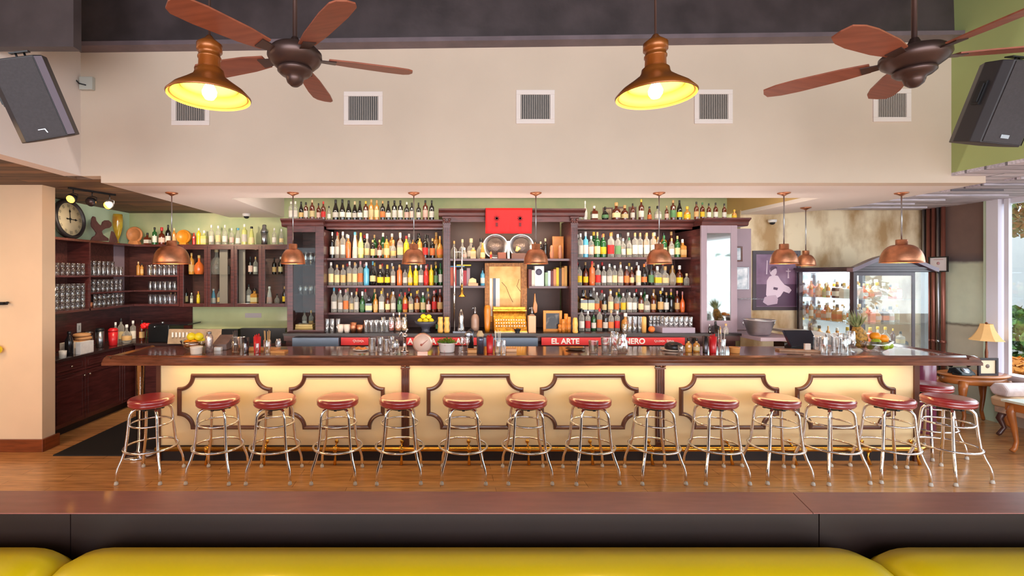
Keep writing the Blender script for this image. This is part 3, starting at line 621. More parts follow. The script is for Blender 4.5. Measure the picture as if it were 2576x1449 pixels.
SHP={ # body profile (r,z), label z range, label radius, cap (r,z0,z1), sides, aspect width/height
'1':([(0,0),(.92,0),(1,.02),(1,.60),(.93,.655),(.66,.71),(.40,.75),(.33,.79),(.31,.93)],(.14,.44),1,(.37,.86,1.0),14,.25),
'2':([(0,0),(.92,0),(1,.02),(1,.50),(.92,.58),(.66,.68),(.46,.76),(.36,.84),(.32,.94)],(.15,.40),1,(.38,.85,1.0),14,.25),
'3':([(0,0),(.95,0),(1,.02),(1,.56),(.92,.62),(.40,.68),(.34,.72),(.34,.86)],(.13,.42),1,(.42,.80,1.0),4,.40),
'4':([(0,0),(.70,0),(.80,.02),(.97,.15),(1,.30),(.92,.45),(.62,.58),(.28,.66),(.24,.72),(.24,.88)],(.16,.40),1,(.30,.84,1.0),14,.50),
'5':([(0,0),(.95,0),(1,.02),(1,.68),(.90,.72),(.42,.76),(.38,.80),(.36,.92)],(.14,.50),1,(.42,.86,1.0),14,.25),
'6':([(0,0),(1,0),(1,.03),(.90,.30),(.66,.62),(.40,.80),(.34,.86),(.34,.92)],(.08,.40),1,(.46,.88,1.0),14,.32),
'7':([(0,0),(.92,0),(1,.02),(1,.42),(.90,.52),(.60,.66),(.42,.76),(.36,.90)],(.14,.38),1,(.40,.78,1.0),14,.32),
'8':([(0,0),(.9,0),(1,.03),(1,.50),(.80,.60),(.40,.66),(.34,.70),(.34,.84)],(.13,.40),1,(.44,.80,1.0),14,.46)}
BME={}
def bmesh_for(sh,key):
    k=(sh,key)
    if k in BME: return BME[k]
    prof,lz,lr,cp,n,asp=SHP[sh]; mb=MB(); a0=PI/4 if n==4 else 0; kk=math.sqrt(2) if n==4 else 1
    def rad(z):
        for (r0,z0),(r1,z1) in zip(prof,prof[1:]):
            if z0<=z<=z1 and z1>z0: return r0+(r1-r0)*(z-z0)/(z1-z0)
        return prof[-1][0]
    if key=='body': mb.lathe([(r*kk if i else 1e-7,z) for i,(r,z) in enumerate(prof)],(0,0,0),n,smooth=(n!=4),a0=a0)
    elif key=='label':
        zs=[lz[0]+(lz[1]-lz[0])*i/4 for i in range(5)]; mb.open_lathe([(rad(z)*kk*1.015+0.0,z) for z in zs],(0,0,0),n,smooth=(n!=4),a0=a0)
    elif key=='cap': mb.lathe([(cp[0]*.92,cp[1]),(cp[0],cp[1]+.005),(cp[0],cp[2]-.02),(cp[0]*.85,cp[2]),(1e-7,cp[2])],(0,0,0),10)
    me=bpy.data.meshes.new('bottle_'+key); me.from_pydata(mb.v,[],mb.f); me.polygons.foreach_set('use_smooth',mb.sm)
    me.materials.append({'body':M_bglass,'label':M_blabel,'cap':M_bcap}[key]); BME[k]=me
    if key=='body':
        m2=me.copy(); m2.materials.clear(); m2.materials.append(M_bclear); BME[(sh,'bodyc')]=m2
    return me
def jit(c,a=0.06):
    v=srgb(c); s=1+random.uniform(-a,a); return (min(1,v[0]*s),min(1,v[1]*s),min(1,v[2]*s),1)
def bottle(x,y,z,h,code,label,group,wscale=1.0):
    sh,g,l,c=code; asp=SHP[sh][5]; r=h*asp/2*wscale
    bmesh_for(sh,'body'); me=BME[(sh,'bodyc')] if g=='c' else BME[(sh,'body')]
    o=bpy.data.objects.new('bottle',me); COL.objects.link(o); o.location=(x,y,z+0.0005); o.scale=(r,r,h); o.color=jit(GLS[g][0])
    setp(o,label,'bottle',group)
    if l!='N':
        q=bpy.data.objects.new('label',bmesh_for(sh,'label')); COL.objects.link(q); q.parent=o; q.color=jit(LBC[l][0],.22)
    q=bpy.data.objects.new('cap',bmesh_for(sh,'cap')); COL.objects.link(q); q.parent=o; q.color=jit(CPC[c][0],.1)
    return o
def row(text, Y, z, zone, group, hmax=9, dy=0.0, back=''):
    items=text.split(); n=len(items)
    for i,it in enumerate(items):
        px,code,hp=it.split(','); h=min(hmax,float(hp)*Y/FPX); y=Y+random.uniform(-dy,dy)
        g=GLS[code[1]][1]; l=LBC[code[2]][1]; c=CPC[code[3]][1]
        xx=X(float(px),Y); hw=h*SHP[code[0]][5]*(1.0 if code[0]!='3' else 1.0)
        sp=min([abs(float(items[j].split(',')[0])-float(px))*Y/FPX for j in (i-1,i+1) if 0<=j<n] or [1]); ws=min(1.0,sp*0.93/hw)
        lab='%s bottle, %s label, %s cap, %s from left, %s'%(g,l,c,ORD[i],zone)
        bottle(xx,y,z,h,code,lab,group,ws)
ZT=2.592
# ---------------- back bar cabinets ----------------
ZCT=1.108
def crown(x0,x1,yf,yb,z,m_='x',h=0.10,d=0.075):
    p=[(yf,z-h),(yf-d*.25,z-h*.85),(yf-d*.35,z-h*.5),(yf-d*.8,z-h*.25),(yf-d,z-h*.2),(yf-d,z),(yb,z),(yb,z-h)]
    m=MB(); m.prism(p,'x',x0,x1); return m
def unit(label,cx): return thing('back_bar_cabinet',label,'cabinet',(cx,6.6,ZCT),group='dark wood back bar cabinets')
YS=6.42; YK=6.86
# left tower
u=unit('glazed left tower of the dark wood back bar',-1.77)
x0,x1=-2.01,-1.53
BX(x0,x0+0.03,6.28,YK,ZCT,2.50).build('side_panel',M_wood,u); BX(x1-0.03,x1,6.28,YK,ZCT,2.50).build('side_panel',M_wood,u)
BX(x0,x1,YK,YK+0.02,ZCT,2.50).build('back_panel',M_woodin,u)
for z in (1.99,1.60): BX(x0+0.03,x1-0.03,6.32,YK,z-0.012,z).build('glass_shelf',M_pane,u)
BX(x0,x1,6.28,YK,2.46,2.50).build('top_board',M_wood,u)
m=MB(); m.box(x0,x0+0.075,6.25,6.28,ZCT,2.50); m.box(x1-0.11,x1,6.25,6.28,ZCT,2.50); m.box(x0+0.075,x1-0.11,6.25,6.28,2.42,2.50); m.box(x0+0.075,x1-0.11,6.25,6.28,ZCT,ZCT+0.03)
d=m.build('door',M_wood,u,bevel=0.003); BX(x0+0.075,x1-0.11,6.262,6.268,ZCT+0.03,2.42).build('door_glass',M_pane,d)
crown(x0-0.07,x1-0.001,6.26,YK,ZT).build('crown_moulding',M_woodh,u)
# bays
def bay(x0,x1,label,shelves,ztop=2.47,yf=YS,center=False):
    u=unit(label,(x0+x1)/2)
    BX(x0,x1,YK,YK+0.02,ZCT,ztop+0.1).build('back_panel',M_woodin,u)
    for z,ya in shelves: BX(x0+0.001,x1-0.001,ya,YK,z-0.028,z).build('shelf',M_woodh,u,bevel=0.002)
    BX(x0,x1,yf-0.03,yf+0.02,ztop,ZT-0.085).build('frieze_rail',M_woodh,u)
    BX(x0,x1,yf+0.02,YK,ztop+0.02,ztop+0.04).build('top_board',M_wood,u)
    crown(x0,x1,yf-0.03,YK,ZT if not center else 2.726).build('crown_moulding',M_woodh,u)
    return u
Z1,Z2,Z3=2.086,1.716,1.345
ub=bay(-1.53,0.030,'left open bottle bay of the dark wood back bar',[(Z1,YS),(Z2,YS),(Z3,YS+.08)])
# centre bay
uc=unit('centre bay of the dark wood back bar with carved pilasters',0.92)
BX(0.13,1.717,YK,YK+0.02,ZCT,2.66).build('back_panel',mat('umber back panel',(84,52,40),0.5,var=0.15,scale=3),uc)
BX(0.12,1.73,6.33,YK,2.045,2.075).build('shelf',M_woodh,uc,bevel=0.002)
BX(0.12,0.60,6.40,YK,1.685,1.712).build('shelf',M_woodh,uc); BX(1.19,1.73,6.40,YK,1.680,1.707).build('shelf',M_woodh,uc)
for xa,xb in ((0.035,0.131),(1.717,1.808)):
    m=MB(); m.box(xa,xb,6.28,6.36,ZCT,2.53); m.box(xa+0.02,xb-0.02,6.36,YK,ZCT,2.60)
    for k in range(4): xx=xa+(xb-xa)*(k+.5)/4; m.box(xx-0.005,xx+0.005,6.272,6.28,ZCT+.05,2.48)
    p=m.build('pilaster',M_wood,uc,bevel=0.003)
    m=MB(); m.box(xa-0.012,xb+0.012,6.26,6.36,2.60,2.625); m.box(xa-0.004,xb+0.004,6.266,6.36,2.52,2.535); m.box(xa,xb,6.275,6.36,2.535,2.60)
    for k in (0,1): m.ball((xa+0.012+(xb-xa-0.024)*k,6.265,2.585),0.02,10,6)
    for k in range(3): m.ball((xa+0.018+(xb-xa-0.036)*k/2,6.268,2.555),0.016,8,6)
    m.build('carved_capital',M_woodh,p)
BX(0.131,1.717,6.30,6.34,2.56,2.63).build('frieze_rail',M_woodh,uc)
BX(0.0,1.85,6.34,YK,2.63,2.65).build('top_board',M_wood,uc)
crown(-0.025,1.90,6.30,YK,2.726).build('crown_moulding',M_woodh,uc)
ud=bay(1.812,3.374,'right open bottle bay of the dark wood back bar',[(Z1+.01,YS),(Z2,YS),(Z3,YS+.08)])
# right tower
u=unit('glazed right tower of the dark wood back bar',3.6)
x0,x1=3.374,3.84
BX(x0,x0+0.03,6.20,YK,ZCT,2.50).build('side_panel',M_wood,u); BX(x1-0.03,x1,6.20,YK,ZCT,2.50).build('side_panel',M_wood,u)
BX(x0,x1,YK,YK+0.02,ZCT,2.50).build('back_panel',M_woodin,u)
for z in (2.03,1.60): BX(x0+0.03,x1-0.03,6.24,YK,z-0.01,z).build('glass_shelf',M_pane,u)
BX(x0,x1,6.20,YK,2.46,2.50).build('top_board',M_wood,u)
m=MB(); m.box(x0,x0+0.075,6.17,6.20,ZCT,2.50); m.box(x1-0.08,x1,6.17,6.20,ZCT,2.50); m.box(x0+0.075,x1-0.08,6.17,6.20,2.40,2.50); m.box(x0+0.075,x1-0.08,6.17,6.20,ZCT,ZCT+0.16)
M_lav=mat('lavender light tinted wood',(150,130,140),0.4,var=0.08,scale=2)  # lavender cast of the window light put into the wood colour
d=m.build('door',M_lav,u,bevel=0.003)
M_mir=mat('mirror glass',(196,206,204),0.04,1.0)
BX(x0+0.075,x1-0.08,6.182,6.188,ZCT+0.16,2.40).build('mirror_pane',M_mir,d)
crown(x0+0.001,x1+0.14,6.18,YK,ZT).build('crown_moulding',M_woodh,u)
# side panel with small frames
sp=setp(BX(3.86,4.235,6.50,6.54,ZCT,2.49).build('end_panel',M_lav,bevel=0.003),'lavender grey end panel right of the back bar tower','panel')
def frame(x0,x1,z0,z1,y,label,cat,mf,mp,w=0.02,group=None,name='picture_frame'):
    t=thing(name,label,cat,((x0+x1)/2,y,z0),group=group)
    m=MB(); m.box(x0,x0+w,y-0.02,y,z0,z1); m.box(x1-w,x1,y-0.02,y,z0,z1); m.box(x0+w,x1-w,y-0.02,y,z0,z0+w); m.box(x0+w,x1-w,y-0.02,y,z1-w,z1); m.build('frame',mf,t,bevel=0.002)
    BX(x0+w,x1-w,y-0.008,y-0.002,z0+w,z1-w).build('picture',mp,t); return t
M_prn=mat('pale print',(236,238,242),0.4,rgb2=(150,166,180),scale=9,detail=2)
YE=6.50
frame(X(1843,YE),X(1866,YE),Z(658,YE),Z(620,YE),YE-0.001,'small brown framed print, upper one on lavender end panel','picture',M_mold,M_prn)
frame(X(1843,YE),X(1882,YE),Z(728,YE),Z(672,YE),YE-0.001,'small silver framed print, lower one on lavender end panel','picture',M_steel,M_prn,0.012)
m=MB(); m.box(X(1843,YE),X(1905,YE),YE-0.16,YE-0.001,Z(750,YE)-0.008,Z(750,YE)); gs=m.build('glass_shelf',M_pane,sp)
# worktop and front of the back bar
bc=thing('back_bar_counter','dark back bar counter under the bottle bays','counter',(1.0,6.4,0))
m=MB(); m.box(-2.02,3.86,6.112,YK+0.02,ZCT-0.03,ZCT); m.build('worktop',mat('dark worktop',(36,24,24),0.35),bc)
m=MB(); m.box(-2.02,3.86,6.15,6.19,ZCT-0.10,ZCT-0.03); m.box(-2.02,3.86,6.24,6.28,0,ZCT-0.10); m.build('front_board',M_wood,bc)
for a,b in ((740,855),(1208,1350)): BX(X(a,6.1),X(b,6.1),6.02,6.14,Z(872,6.1),Z(848,6.1)).build('bottle_chute',mat('blue grey steel',(92,104,120),0.35,0.6),bc)
m=MB(); m.prism([(3.861,5.75),(4.34,5.75),(4.34,6.9),(4.24,6.9),(4.24,YE-0.002),(3.861,YE-0.002)],'z',ZCT-0.05,ZCT-0.005); ct=setp(m.build('side_worktop',M_lav,bevel=0.004),'lavender grey worktop right of the back bar tower','worktop')
# red signboards
M_redsign=mat('red signboard',(224,36,34),0.4)
M_sgt=mat('white sign letters',(250,240,232),0.5)
YG=6.10
def sign(p0,p1,label,texts):
    t=thing('signboard',label,'sign',(X((p0+p1)/2,YG),YG,1.0),group='red signboards under the back bar')
    BX(X(p0,YG),X(p1,YG),YG-0.008,YG+0.008,Z(868,YG),Z(849,YG)).build('board',M_redsign,t)
    for tx,px,size in texts: textmesh(tx,size,'lettering',M_sgt,(X(px,YG),YG-0.010,Z(864.5,YG)),t,bold=0.003)
    return t
sg=sign(1362,1722,'long red signboard reading EL ARTE, right of centre',[('EL',1386,0.098),('ARTE',1411,0.098),('CANTINERO',1512,0.098)])
def squig(t,px0,px1,amp):
    m=MB(); n=26; pts=[]
    for k in range(n):
        u=k/(n-1); pts.append((X(px0+(px1-px0)*u,YG)+0.006*math.sin(k*2.2),YG-0.010,Z(858,YG)+amp*math.sin(k*1.5)*(1-0.4*u)))
    m.tube(pts,0.0035,5); m.build('script_mark',M_sgt,t)
squig(sg,1645,1672,0.018); squig(sg,1676,1695,0.020)
sa=sign(858,930,'short red signboard below the left bottle bay',[]); squig(sa,888,916,0.022)
sb=sign(1022,1205,'red signboard reading ALT behind the herb pot',[('A',1026,0.098),('A',1084,0.098),('ALT',1147,0.098)])
# ---------------- bottle rows ----------------
TL='top ledge, left half'; TR='top ledge, right half'
row("""732,5cWw,46 744,5cWw,46 757,2kTk,46 770,5aWk,44 786,1aCc,50 801,1aPk,42 814,1aRr,46""",6.36,ZT,TL+' over tower','bottles on top of the back bar',dy=.02)
row("""827,1cWk,36 844,7kWk,52 862,7kWk,52 877,7kWk,50 892,7kWc,48 906,7kWk,48 920,5aWy,48 934,5tCt,52 948,5tCt,50 963,1kOt,48 977,7kWk,48 992,5kWk,50 1007,5kWk,50 1023,1kPw,46 1036,5kPk,44 1053,1kWk,44 1070,5aPk,50 1086,1kWk,50""",6.40,ZT,TL,'bottles on top of the back bar',dy=.02)
row("""1458,4cWt,26 1471,4wWw,48 1495,3aWw,36 1523,4kGk,34 1549,8aCt,44 1572,8aCt,38 1591,1aWk,42 1612,1aWy,52 1633,6aOk,34 1655,8cWk,36 1676,1aPt,36 1693,5aGt,50 1709,2kYk,50 1727,8tYy,34""",6.40,ZT,TR,'bottles on top of the back bar',dy=.02)
row("""1751,1aTk,44 1766,1aYg,42 1783,1aWk,40 1801,1aWk,42 1822,1aWk,40 1846,8tYy,24""",6.30,ZT,TR+' over tower','bottles on top of the back bar',dy=.01)
G1='bottles on the upper bay shelves'; G2='bottles on the middle bay shelves'; G3='bottles on the lower bay shelves'
row("""835,1kWw,66 848,1cWr,66 863,5cWw,68 877,1oNw,58 893,6wWb,66 908,2lCy,64 923,8cCw,62 938,5kTt,46 955,1aPt,46 973,1tCk,56 989,8cTt,46 1007,3cCw,64 1022,1yYr,56 1040,1tCk,54 1056,1tCk,58 1070,1kRk,60 1088,5kOt,50 1107,4tOt,56""",6.50,Z1,'upper shelf, left bay',G1,.36,.02)
row("""833,5cCw,58 848,5cCt,52 863,5cTt,52 879,5cCw,60 893,5cCt,58 907,5cOp,62 922,5bNw,58 938,4kCb,64 957,8kYt,52 974,8kYy,52 989,5cPt,48 1005,5oNt,52 1019,1cWk,46 1032,2yCy,50 1046,5yYw,50 1059,5cWw,52 1072,5rRp,50 1085,5yYt,52 1097,5kGy,50 1108,5gWg,56""",6.50,Z2,'middle shelf, left bay',G2,.33,.015)
row("""840,1cWb,62 856,1cWw,56 870,5cOp,58 884,1cCw,50 897,5cWt,52 911,8gGw,52 928,3kCk,40 945,1tTt,46 960,5cWy,54 975,1aCt,48 989,1cWw,52 1005,1gGr,46 1019,1tRr,50 1034,1cCy,48 1049,1aTy,54 1064,5gCw,50 1078,1aPt,46 1092,5aRp,54 1107,1aTp,58""",6.56,Z3,'lower shelf, left bay',G3,.34,.02)
row("""1459,5cWw,60 1473,5bWw,62 1488,5cPw,54 1503,1gCt,64 1519,1gYo,60 1536,5cRo,62 1553,5cGw,58 1568,1cWw,48 1583,1cCg,50 1597,5cWt,62 1611,5cWt,62 1626,5cWt,62 1642,5cWt,62 1657,5cCt,52 1672,1gCg,56 1688,1cWt,48 1703,1gCt,54 1718,3tTw,46""",6.50,Z1+.01,'upper shelf, right bay',G1,.36,.02)
row("""1458,1cYk,54 1474,1aYk,50 1489,5oOr,62 1504,5cRw,52 1519,5cWw,48 1533,1cWw,54 1547,5cCw,50 1561,1cPw,52 1576,5aOw,48 1590,1aCc,46 1606,5wCw,50 1621,2kOo,54 1638,5kGk,52 1654,3cYw,48 1673,8cCt,48 1692,4cNt,50 1710,8aYw,50 1727,8cNc,30""",6.50,Z2,'middle shelf, right bay',G2,.33,.015)
row("""1467,3kCk,56 1485,3kCk,56 1502,1cOw,50 1519,1kCw,46 1535,5cCw,54 1552,1cOy,50 1568,5cYw,48 1583,5cWw,50 1597,5cWw,48 1612,1aCw,50 1628,8cWw,44 1644,1aTw,48 1660,5kTy,54 1675,5kWt,50 1689,1kNy,50 1704,1aTp,54 1717,4oNp,52""",6.56,Z3,'lower shelf, right bay',G3,.34,.02)
# second rank standing behind the front rank
random.seed(21)
def rank(x0,x1,z,Y,n,zone,group,hm,gl='cccaktg',lb='WWCCTPOYK',cp='wkttyrp',shp='11125'):
    for i in range(n):
        x=x0+(x1-x0)*(i+0.5)/n+random.uniform(-.01,.01)
        code=random.choice(shp)+random.choice(gl)+random.choice(lb)+random.choice(cp); h=hm*random.uniform(.88,1.0)
        bottle(x,Y,z,h,code,'%s bottle, %s label, %s cap, %s from left, back row, %s'%(GLS[code[1]][1],LBC[code[2]][1],CPC[code[3]][1],ORD[i],zone),group)
for (xa,xb,bn) in ((-1.49,0.0,'left bay'),(1.85,3.30,'right bay')):
    rank(xa,xb,Z1+(.01 if xa>0 else 0),6.68,12,'upper, '+bn,G1,.37)
    rank(xa,xb,Z2,6.68,12,'middle, '+bn,G2,.33)
    rank(xa,xb,Z3,6.72,12,'lower, '+bn,G3,.34)
# short rank on the counter, in front of the lower shelf
def crow(text,Y,z,zone,group): row(text,Y,z,zone,group,.3,.02)
crow("""990,1cWw,44 1005,1tOw,46 1020,5cYt,42 1100,1kGk,36""",6.42,ZCT,'counter, left bay','bottles on the back bar counter')
crow("""1462,1cWk,56 1478,5cRw,50 1494,1gWk,46 1508,5cOr,56 1522,1kWk,50 1536,1cOt,52 1552,5cRw,50 1574,8tYw,44""",6.42,ZCT,'counter, right bay','bottles on the back bar counter')

for i,(a,b,h) in enumerate(((1516,1541,36),(1551,1574,38),(1581,1600,38))):
    frame(X(a,6.62),X(b,6.62),ZT+.001,ZT+.001+h*6.62/FPX,6.62,'small dark framed print, %s from left, behind bottles on right top ledge'%ORD[i],'picture',M_mold,mat('sepia print',(214,190,150),.5,rgb2=(120,90,70),scale=14),.018,'framed prints on the top ledge')
# ---------------- glassware ----------------
GP={ # closed thin-walled profiles (outer then inner), unit height
'tumbler':([(1e-7,0),(.80,0),(.84,.02),(1,1),(.95,1),(.78,.07),(1e-7,.07)],.42),
'highball':([(1e-7,0),(.90,0),(.92,.02),(1,1),(.93,1),(.86,.06),(1e-7,.06)],.24),
'wine':([(1e-7,0),(.9,0),(.9,.01),(.12,.04),(.10,.42),(.55,.50),(1,.70),(.82,1),(.78,1),(.94,.70),(.5,.53),(1e-7,.47)],.24),
'snifter':([(1e-7,0),(.7,0),(.7,.015),(.14,.05),(.14,.14),(.7,.24),(1,.46),(.72,1),(.68,1),(.95,.46),(.66,.27),(1e-7,.19)],.36),
'pitcher':([(1e-7,0),(.72,0),(.78,.02),(1,.35),(.86,.62),(.62,.80),(.74,1),(.70,1),(.58,.80),(.80,.62),(.94,.35),(.7,.05),(1e-7,.05)],.30),
'mixing':([(1e-7,0),(.86,0),(.92,.03),(1,.95),(1.02,1),(.94,1),(.86,.10),(1e-7,.10)],.30),
'bowl':([(1e-7,0),(.45,0),(.48,.06),(.8,.4),(1,1),(.96,1),(.76,.45),(.44,.12),(1e-7,.12)],.95),
'jar':([(1e-7,0),(.95,0),(1,.04),(1,.76),(.80,.84),(.80,1),(.75,1),(.75,.85),(.94,.76),(.92,.07),(1e-7,.07)],.36)}
GM={}
def gmesh(kind,m_,n=14):
    k=(kind,m_.name)
    if k not in GM:
        mb=MB(); mb.open_lathe(GP[kind][0],(0,0,0),n); me=bpy.data.meshes.new(kind); me.from_pydata(mb.v,[],mb.f); me.polygons.foreach_set('use_smooth',mb.sm); me.materials.append(m_); GM[k]=me
    return GM[k]
def glass(kind,x,y,z,h,label,group,cat='glass',name=None,m_=None,r=None,fill=None):
    rr=r or h*GP[kind][1]
    o=bpy.data.objects.new(name or {'tumbler':'tumbler','highball':'highball_glass','wine':'wine_glass','snifter':'snifter_glass','pitcher':'glass_pitcher','mixing':'mixing_glass','bowl':'glass_bowl','jar':'glass_jar'}[kind],gmesh(kind,m_ or M_glass)); COL.objects.link(o)
    o.location=(x,y,z+.0004); o.scale=(rr,rr,h); setp(o,label,cat,group)
    if fill:
        q=bpy.data.objects.new('drink',fill); COL.objects.link(q); q.parent=o
    return o
# ---------------- left wall units ----------------
ZU0,ZU1=1.40,2.305; XFU=-4.5; YU=7.0
u=thing('wall_shelf_unit','dark open shelf unit on the left wall below the clock','shelf unit',(-4.65,6.3,ZU0),group='dark wood wall units in the left corner')
m=MB(); m.box(XL+.001,XL+.016,5.36,YB-.03,ZU0,ZU1); m.build('back_panel',M_woodin,u)
for y in (5.36,6.115): BX(XL+.016,XFU,y,y+0.025,ZU0,ZU1-.03).build('divider',M_wood,u,bevel=.002)
BX(XL+.016,XFU+.01,5.36,YB-.03,ZU1-.03,ZU1).build('top_board',M_woodh,u,bevel=.002)
BX(XL+.016,XFU,5.36,YB-.03,ZU0-.0,ZU0+.028).build('bottom_board',M_wood,u)
ZA,ZB2=1.852,1.632
BX(XL+.016,XFU,5.386,6.115,ZA-.02,ZA).build('shelf',M_wood,u); BX(XL+.016,XFU,6.14,YB-.03,ZA-.02,ZA).build('shelf',M_wood,u); BX(XL+.016,XFU,6.14,YB-.03,ZB2-.02,ZB2).build('shelf',M_wood,u)
BX(XL+.016,XL+.03,6.98,7.20,ZU0+.03,ZU1-.03).build('light_back_strip',M_lav,u)
u2=thing('wall_shelf_unit','dark open shelf unit on the back wall, left of glazed doors','shelf unit',(-4.1,7.15,ZU0),group='dark wood wall units in the left corner')
xa,xb=XFU+.002,X(450,YU)
BX(XL+.001,xb,YB-.02,YB-.005,ZU0,ZU1).build('back_panel',M_woodin,u2); BX(xa,xb,YU,YB-.02,ZU1-.03,ZU1).build('top_board',M_woodh,u2); BX(xa,xb,YU,YB-.02,ZU0,ZU0+.028).build('bottom_board',M_wood,u2)
for z in (ZA,ZB2): BX(xa,xb-.025,YU,YB-.02,z-.02,z).build('shelf',M_woodh,u2)
BX(xb-.025,xb,YU,YB-.02,ZU0+.028,ZU1-.03).build('side_panel',M_wood,u2)
# glazed cabinets
doors=[(455,523),(523,590),(590,660),(660,725)]
for gi,((p0,p1),nm) in enumerate(zip(((451,590),(590,726)),('left','right'))):
    xa,xb=X(p0,YU)+.001,X(p1,YU)-.001
    g=thing('glazed_wall_cabinet','dark glazed wall cabinet with two glass doors, %s of the pair'%nm,'cabinet',((xa+xb)/2,7.15,ZU0-.01),group='glazed wall cabinets')
    for a,b in ((xa,xa+.02),(xb-.02,xb)): BX(a,b,YU,YB-.005,ZU0-.01,ZU1).build('side_panel',M_wood,g)
    BX(xa+.02,xb-.02,YB-.02,YB-.005,ZU0-.01,ZU1).build('back_panel',M_woodin,g)
    BX(xa+.02,xb-.02,YU,YB-.02,ZU1-.03,ZU1).build('top_board',M_woodh,g); BX(xa+.02,xb-.02,YU,YB-.02,ZU0-.01,ZU0+.02).build('bottom_board',M_wood,g)
    BX(xa+.02,xb-.02,YU+.03,YB-.02,1.853,1.865).build('glass_shelf',M_pane,g)
    for k in range(2):
        a,b=doors[gi*2+k]; da,db=X(a,YU)+.002,X(b,YU)-.002
        if gi==1 and k==1: db=xb
        m=MB(); w=.045; m.box(da,da+w,YU-.022,YU-.002,ZU0-.01,ZU1-.02); m.box(db-w,db,YU-.022,YU-.002,ZU0-.01,ZU1-.02); m.box(da+w,db-w,YU-.022,YU-.002,ZU0-.01,ZU0+.04); m.box(da+w,db-w,YU-.022,YU-.002,ZU1-.075,ZU1-.02)
        d=m.build('door',M_wood,g,bevel=.002); BX(da+w,db-w,YU-.014,YU-.010,ZU0+.04,ZU1-.075).build('door_glass',M_pane,d)
    if gi==0: BX(X(554,YU+.1),X(574,YU+.1),YU+.08,YU+.10,ZU0+.021,ZU1-.031).build('grey_upright',mat('grey upright',(150,132,120),0.4),g)  # flat grey upright standing behind the door glass
    else: BX(X(602,YU+.1),X(618,YU+.1),YU+.08,YU+.10,ZU0+.021,ZU1-.031).build('grey_upright',MC['grey upright'],g)
zc1=1.866; zc0=ZU0+.021
for i,(px,code,hp,z) in enumerate([(465,'5cWk',26,zc1),(482,'1tTt',54,zc1),(501,'4oNt',48,zc1),(545,'4cNc',66,zc1),(568,'3wWw',34,zc1),(630,'5kPk',44,zc1),(643,'1cWt',44,zc1),(690,'1kTk',42,zc1),(706,'1kCw',44,zc1),
   (468,'5kCk',40,zc0),(482,'5cWw',28,zc0),(499,'5yYo',32,zc0),(537,'6bWw',38,zc0),(551,'1cTk',38,zc0),(626,'1cWk',50,zc0),(641,'3tCk',40,zc0),(678,'6wPw',44,zc0),(697,'4cNk',26,zc0),(716,'1kYt',44,zc0)]):
    bottle(X(px,YU+.16),YU+.16,z,hp*(YU+.16)/FPX,code,'%s bottle, %s label, %s from left, %s shelf behind the glass cabinet doors'%(GLS[code[1]][1],LBC[code[2]][1],ORD[i if i<9 else i-9],'upper' if z>1.7 else 'lower'),'bottles in the glazed cabinets')
# glasses on the left shelves
def stack(x,y,z,levels,h,kind,where,col,group):
    for l in range(levels):
        glass(kind,x,y,z+l*(h+.001),h,'clear %s, %s place from left, layer %s from bottom, %s'%(kind,ORD[col],['one','two','three','four'][l],where),group)
GLG='glasses on the left corner shelves'
for i in range(6): stack(-4.56,5.66+i*.083,ZA,2,.075,'tumbler','left shelf under clock',i,GLG)
for i in range(6): stack(-4.56,5.66+i*.083,ZU0+.028,4,.08,'tumbler','lowest shelf under clock',i,GLG)
for i in range(8):
    stack(-4.57,6.20+i*.088,ZA,1,.12,'highball','upper corner shelf',i,GLG)
    if i<6: glass('tumbler',-4.57,6.20+i*.088,ZA+.121,.07,'clear tumbler, %s from left, on top of upper corner shelf glasses'%ORD[i],GLG)
    stack(-4.57,6.19+i*.088,ZB2,2,.082,'tumbler','middle corner shelf',i,GLG)
for i in range(7): stack(-4.57,6.30+i*.088,ZU0+.028,2,.085,'tumbler','lowest corner shelf',i,GLG)
xs_=[-4.33+.073*i for i in range(7)]
for i,x in enumerate(xs_):
    glass('highball',x,7.10,ZA,.15,'tall clear glass, %s from left, upper shelf left of glazed doors'%ORD[i],GLG)
    stack(x,7.12,ZB2,1,.13,'highball','middle shelf left of glazed doors',i,GLG)
    stack(x,7.12,ZU0+.028,1,.14,'highball','lowest shelf left of glazed doors',i,GLG)
for i,(px,code,hp) in enumerate([(348,'5tNc',34),(357,'5tTk',30),(381,'5yNw',26),(391,'5tCw',26)]):
    bottle(X(px,7.24),7.24,ZA,hp*7.24/FPX,code,'%s slim bottle, %s from left, behind tall glasses on corner shelf'%(GLS[code[1]][1],ORD[i]),'bottles behind the corner glasses')
for i,px in enumerate((430,441)): bottle(X(px,7.27),7.27,ZU0+.028,.16,'5oNt','small orange bottle, %s of two, lowest shelf by glazed doors'%ORD[i],'bottles behind the corner glasses')
m=MB(); m.lathe([(1e-7,0),(.033,0),(.038,.075),(.035,.075),(.03,.01),(1e-7,.01)],(-4.56,6.20,ZU0+.028),16); setp(m.build('mug',M_copper),'copper mug at the left end of the lowest corner shelf','mug')
# things along the top of the left units
zt=ZU1+.0005
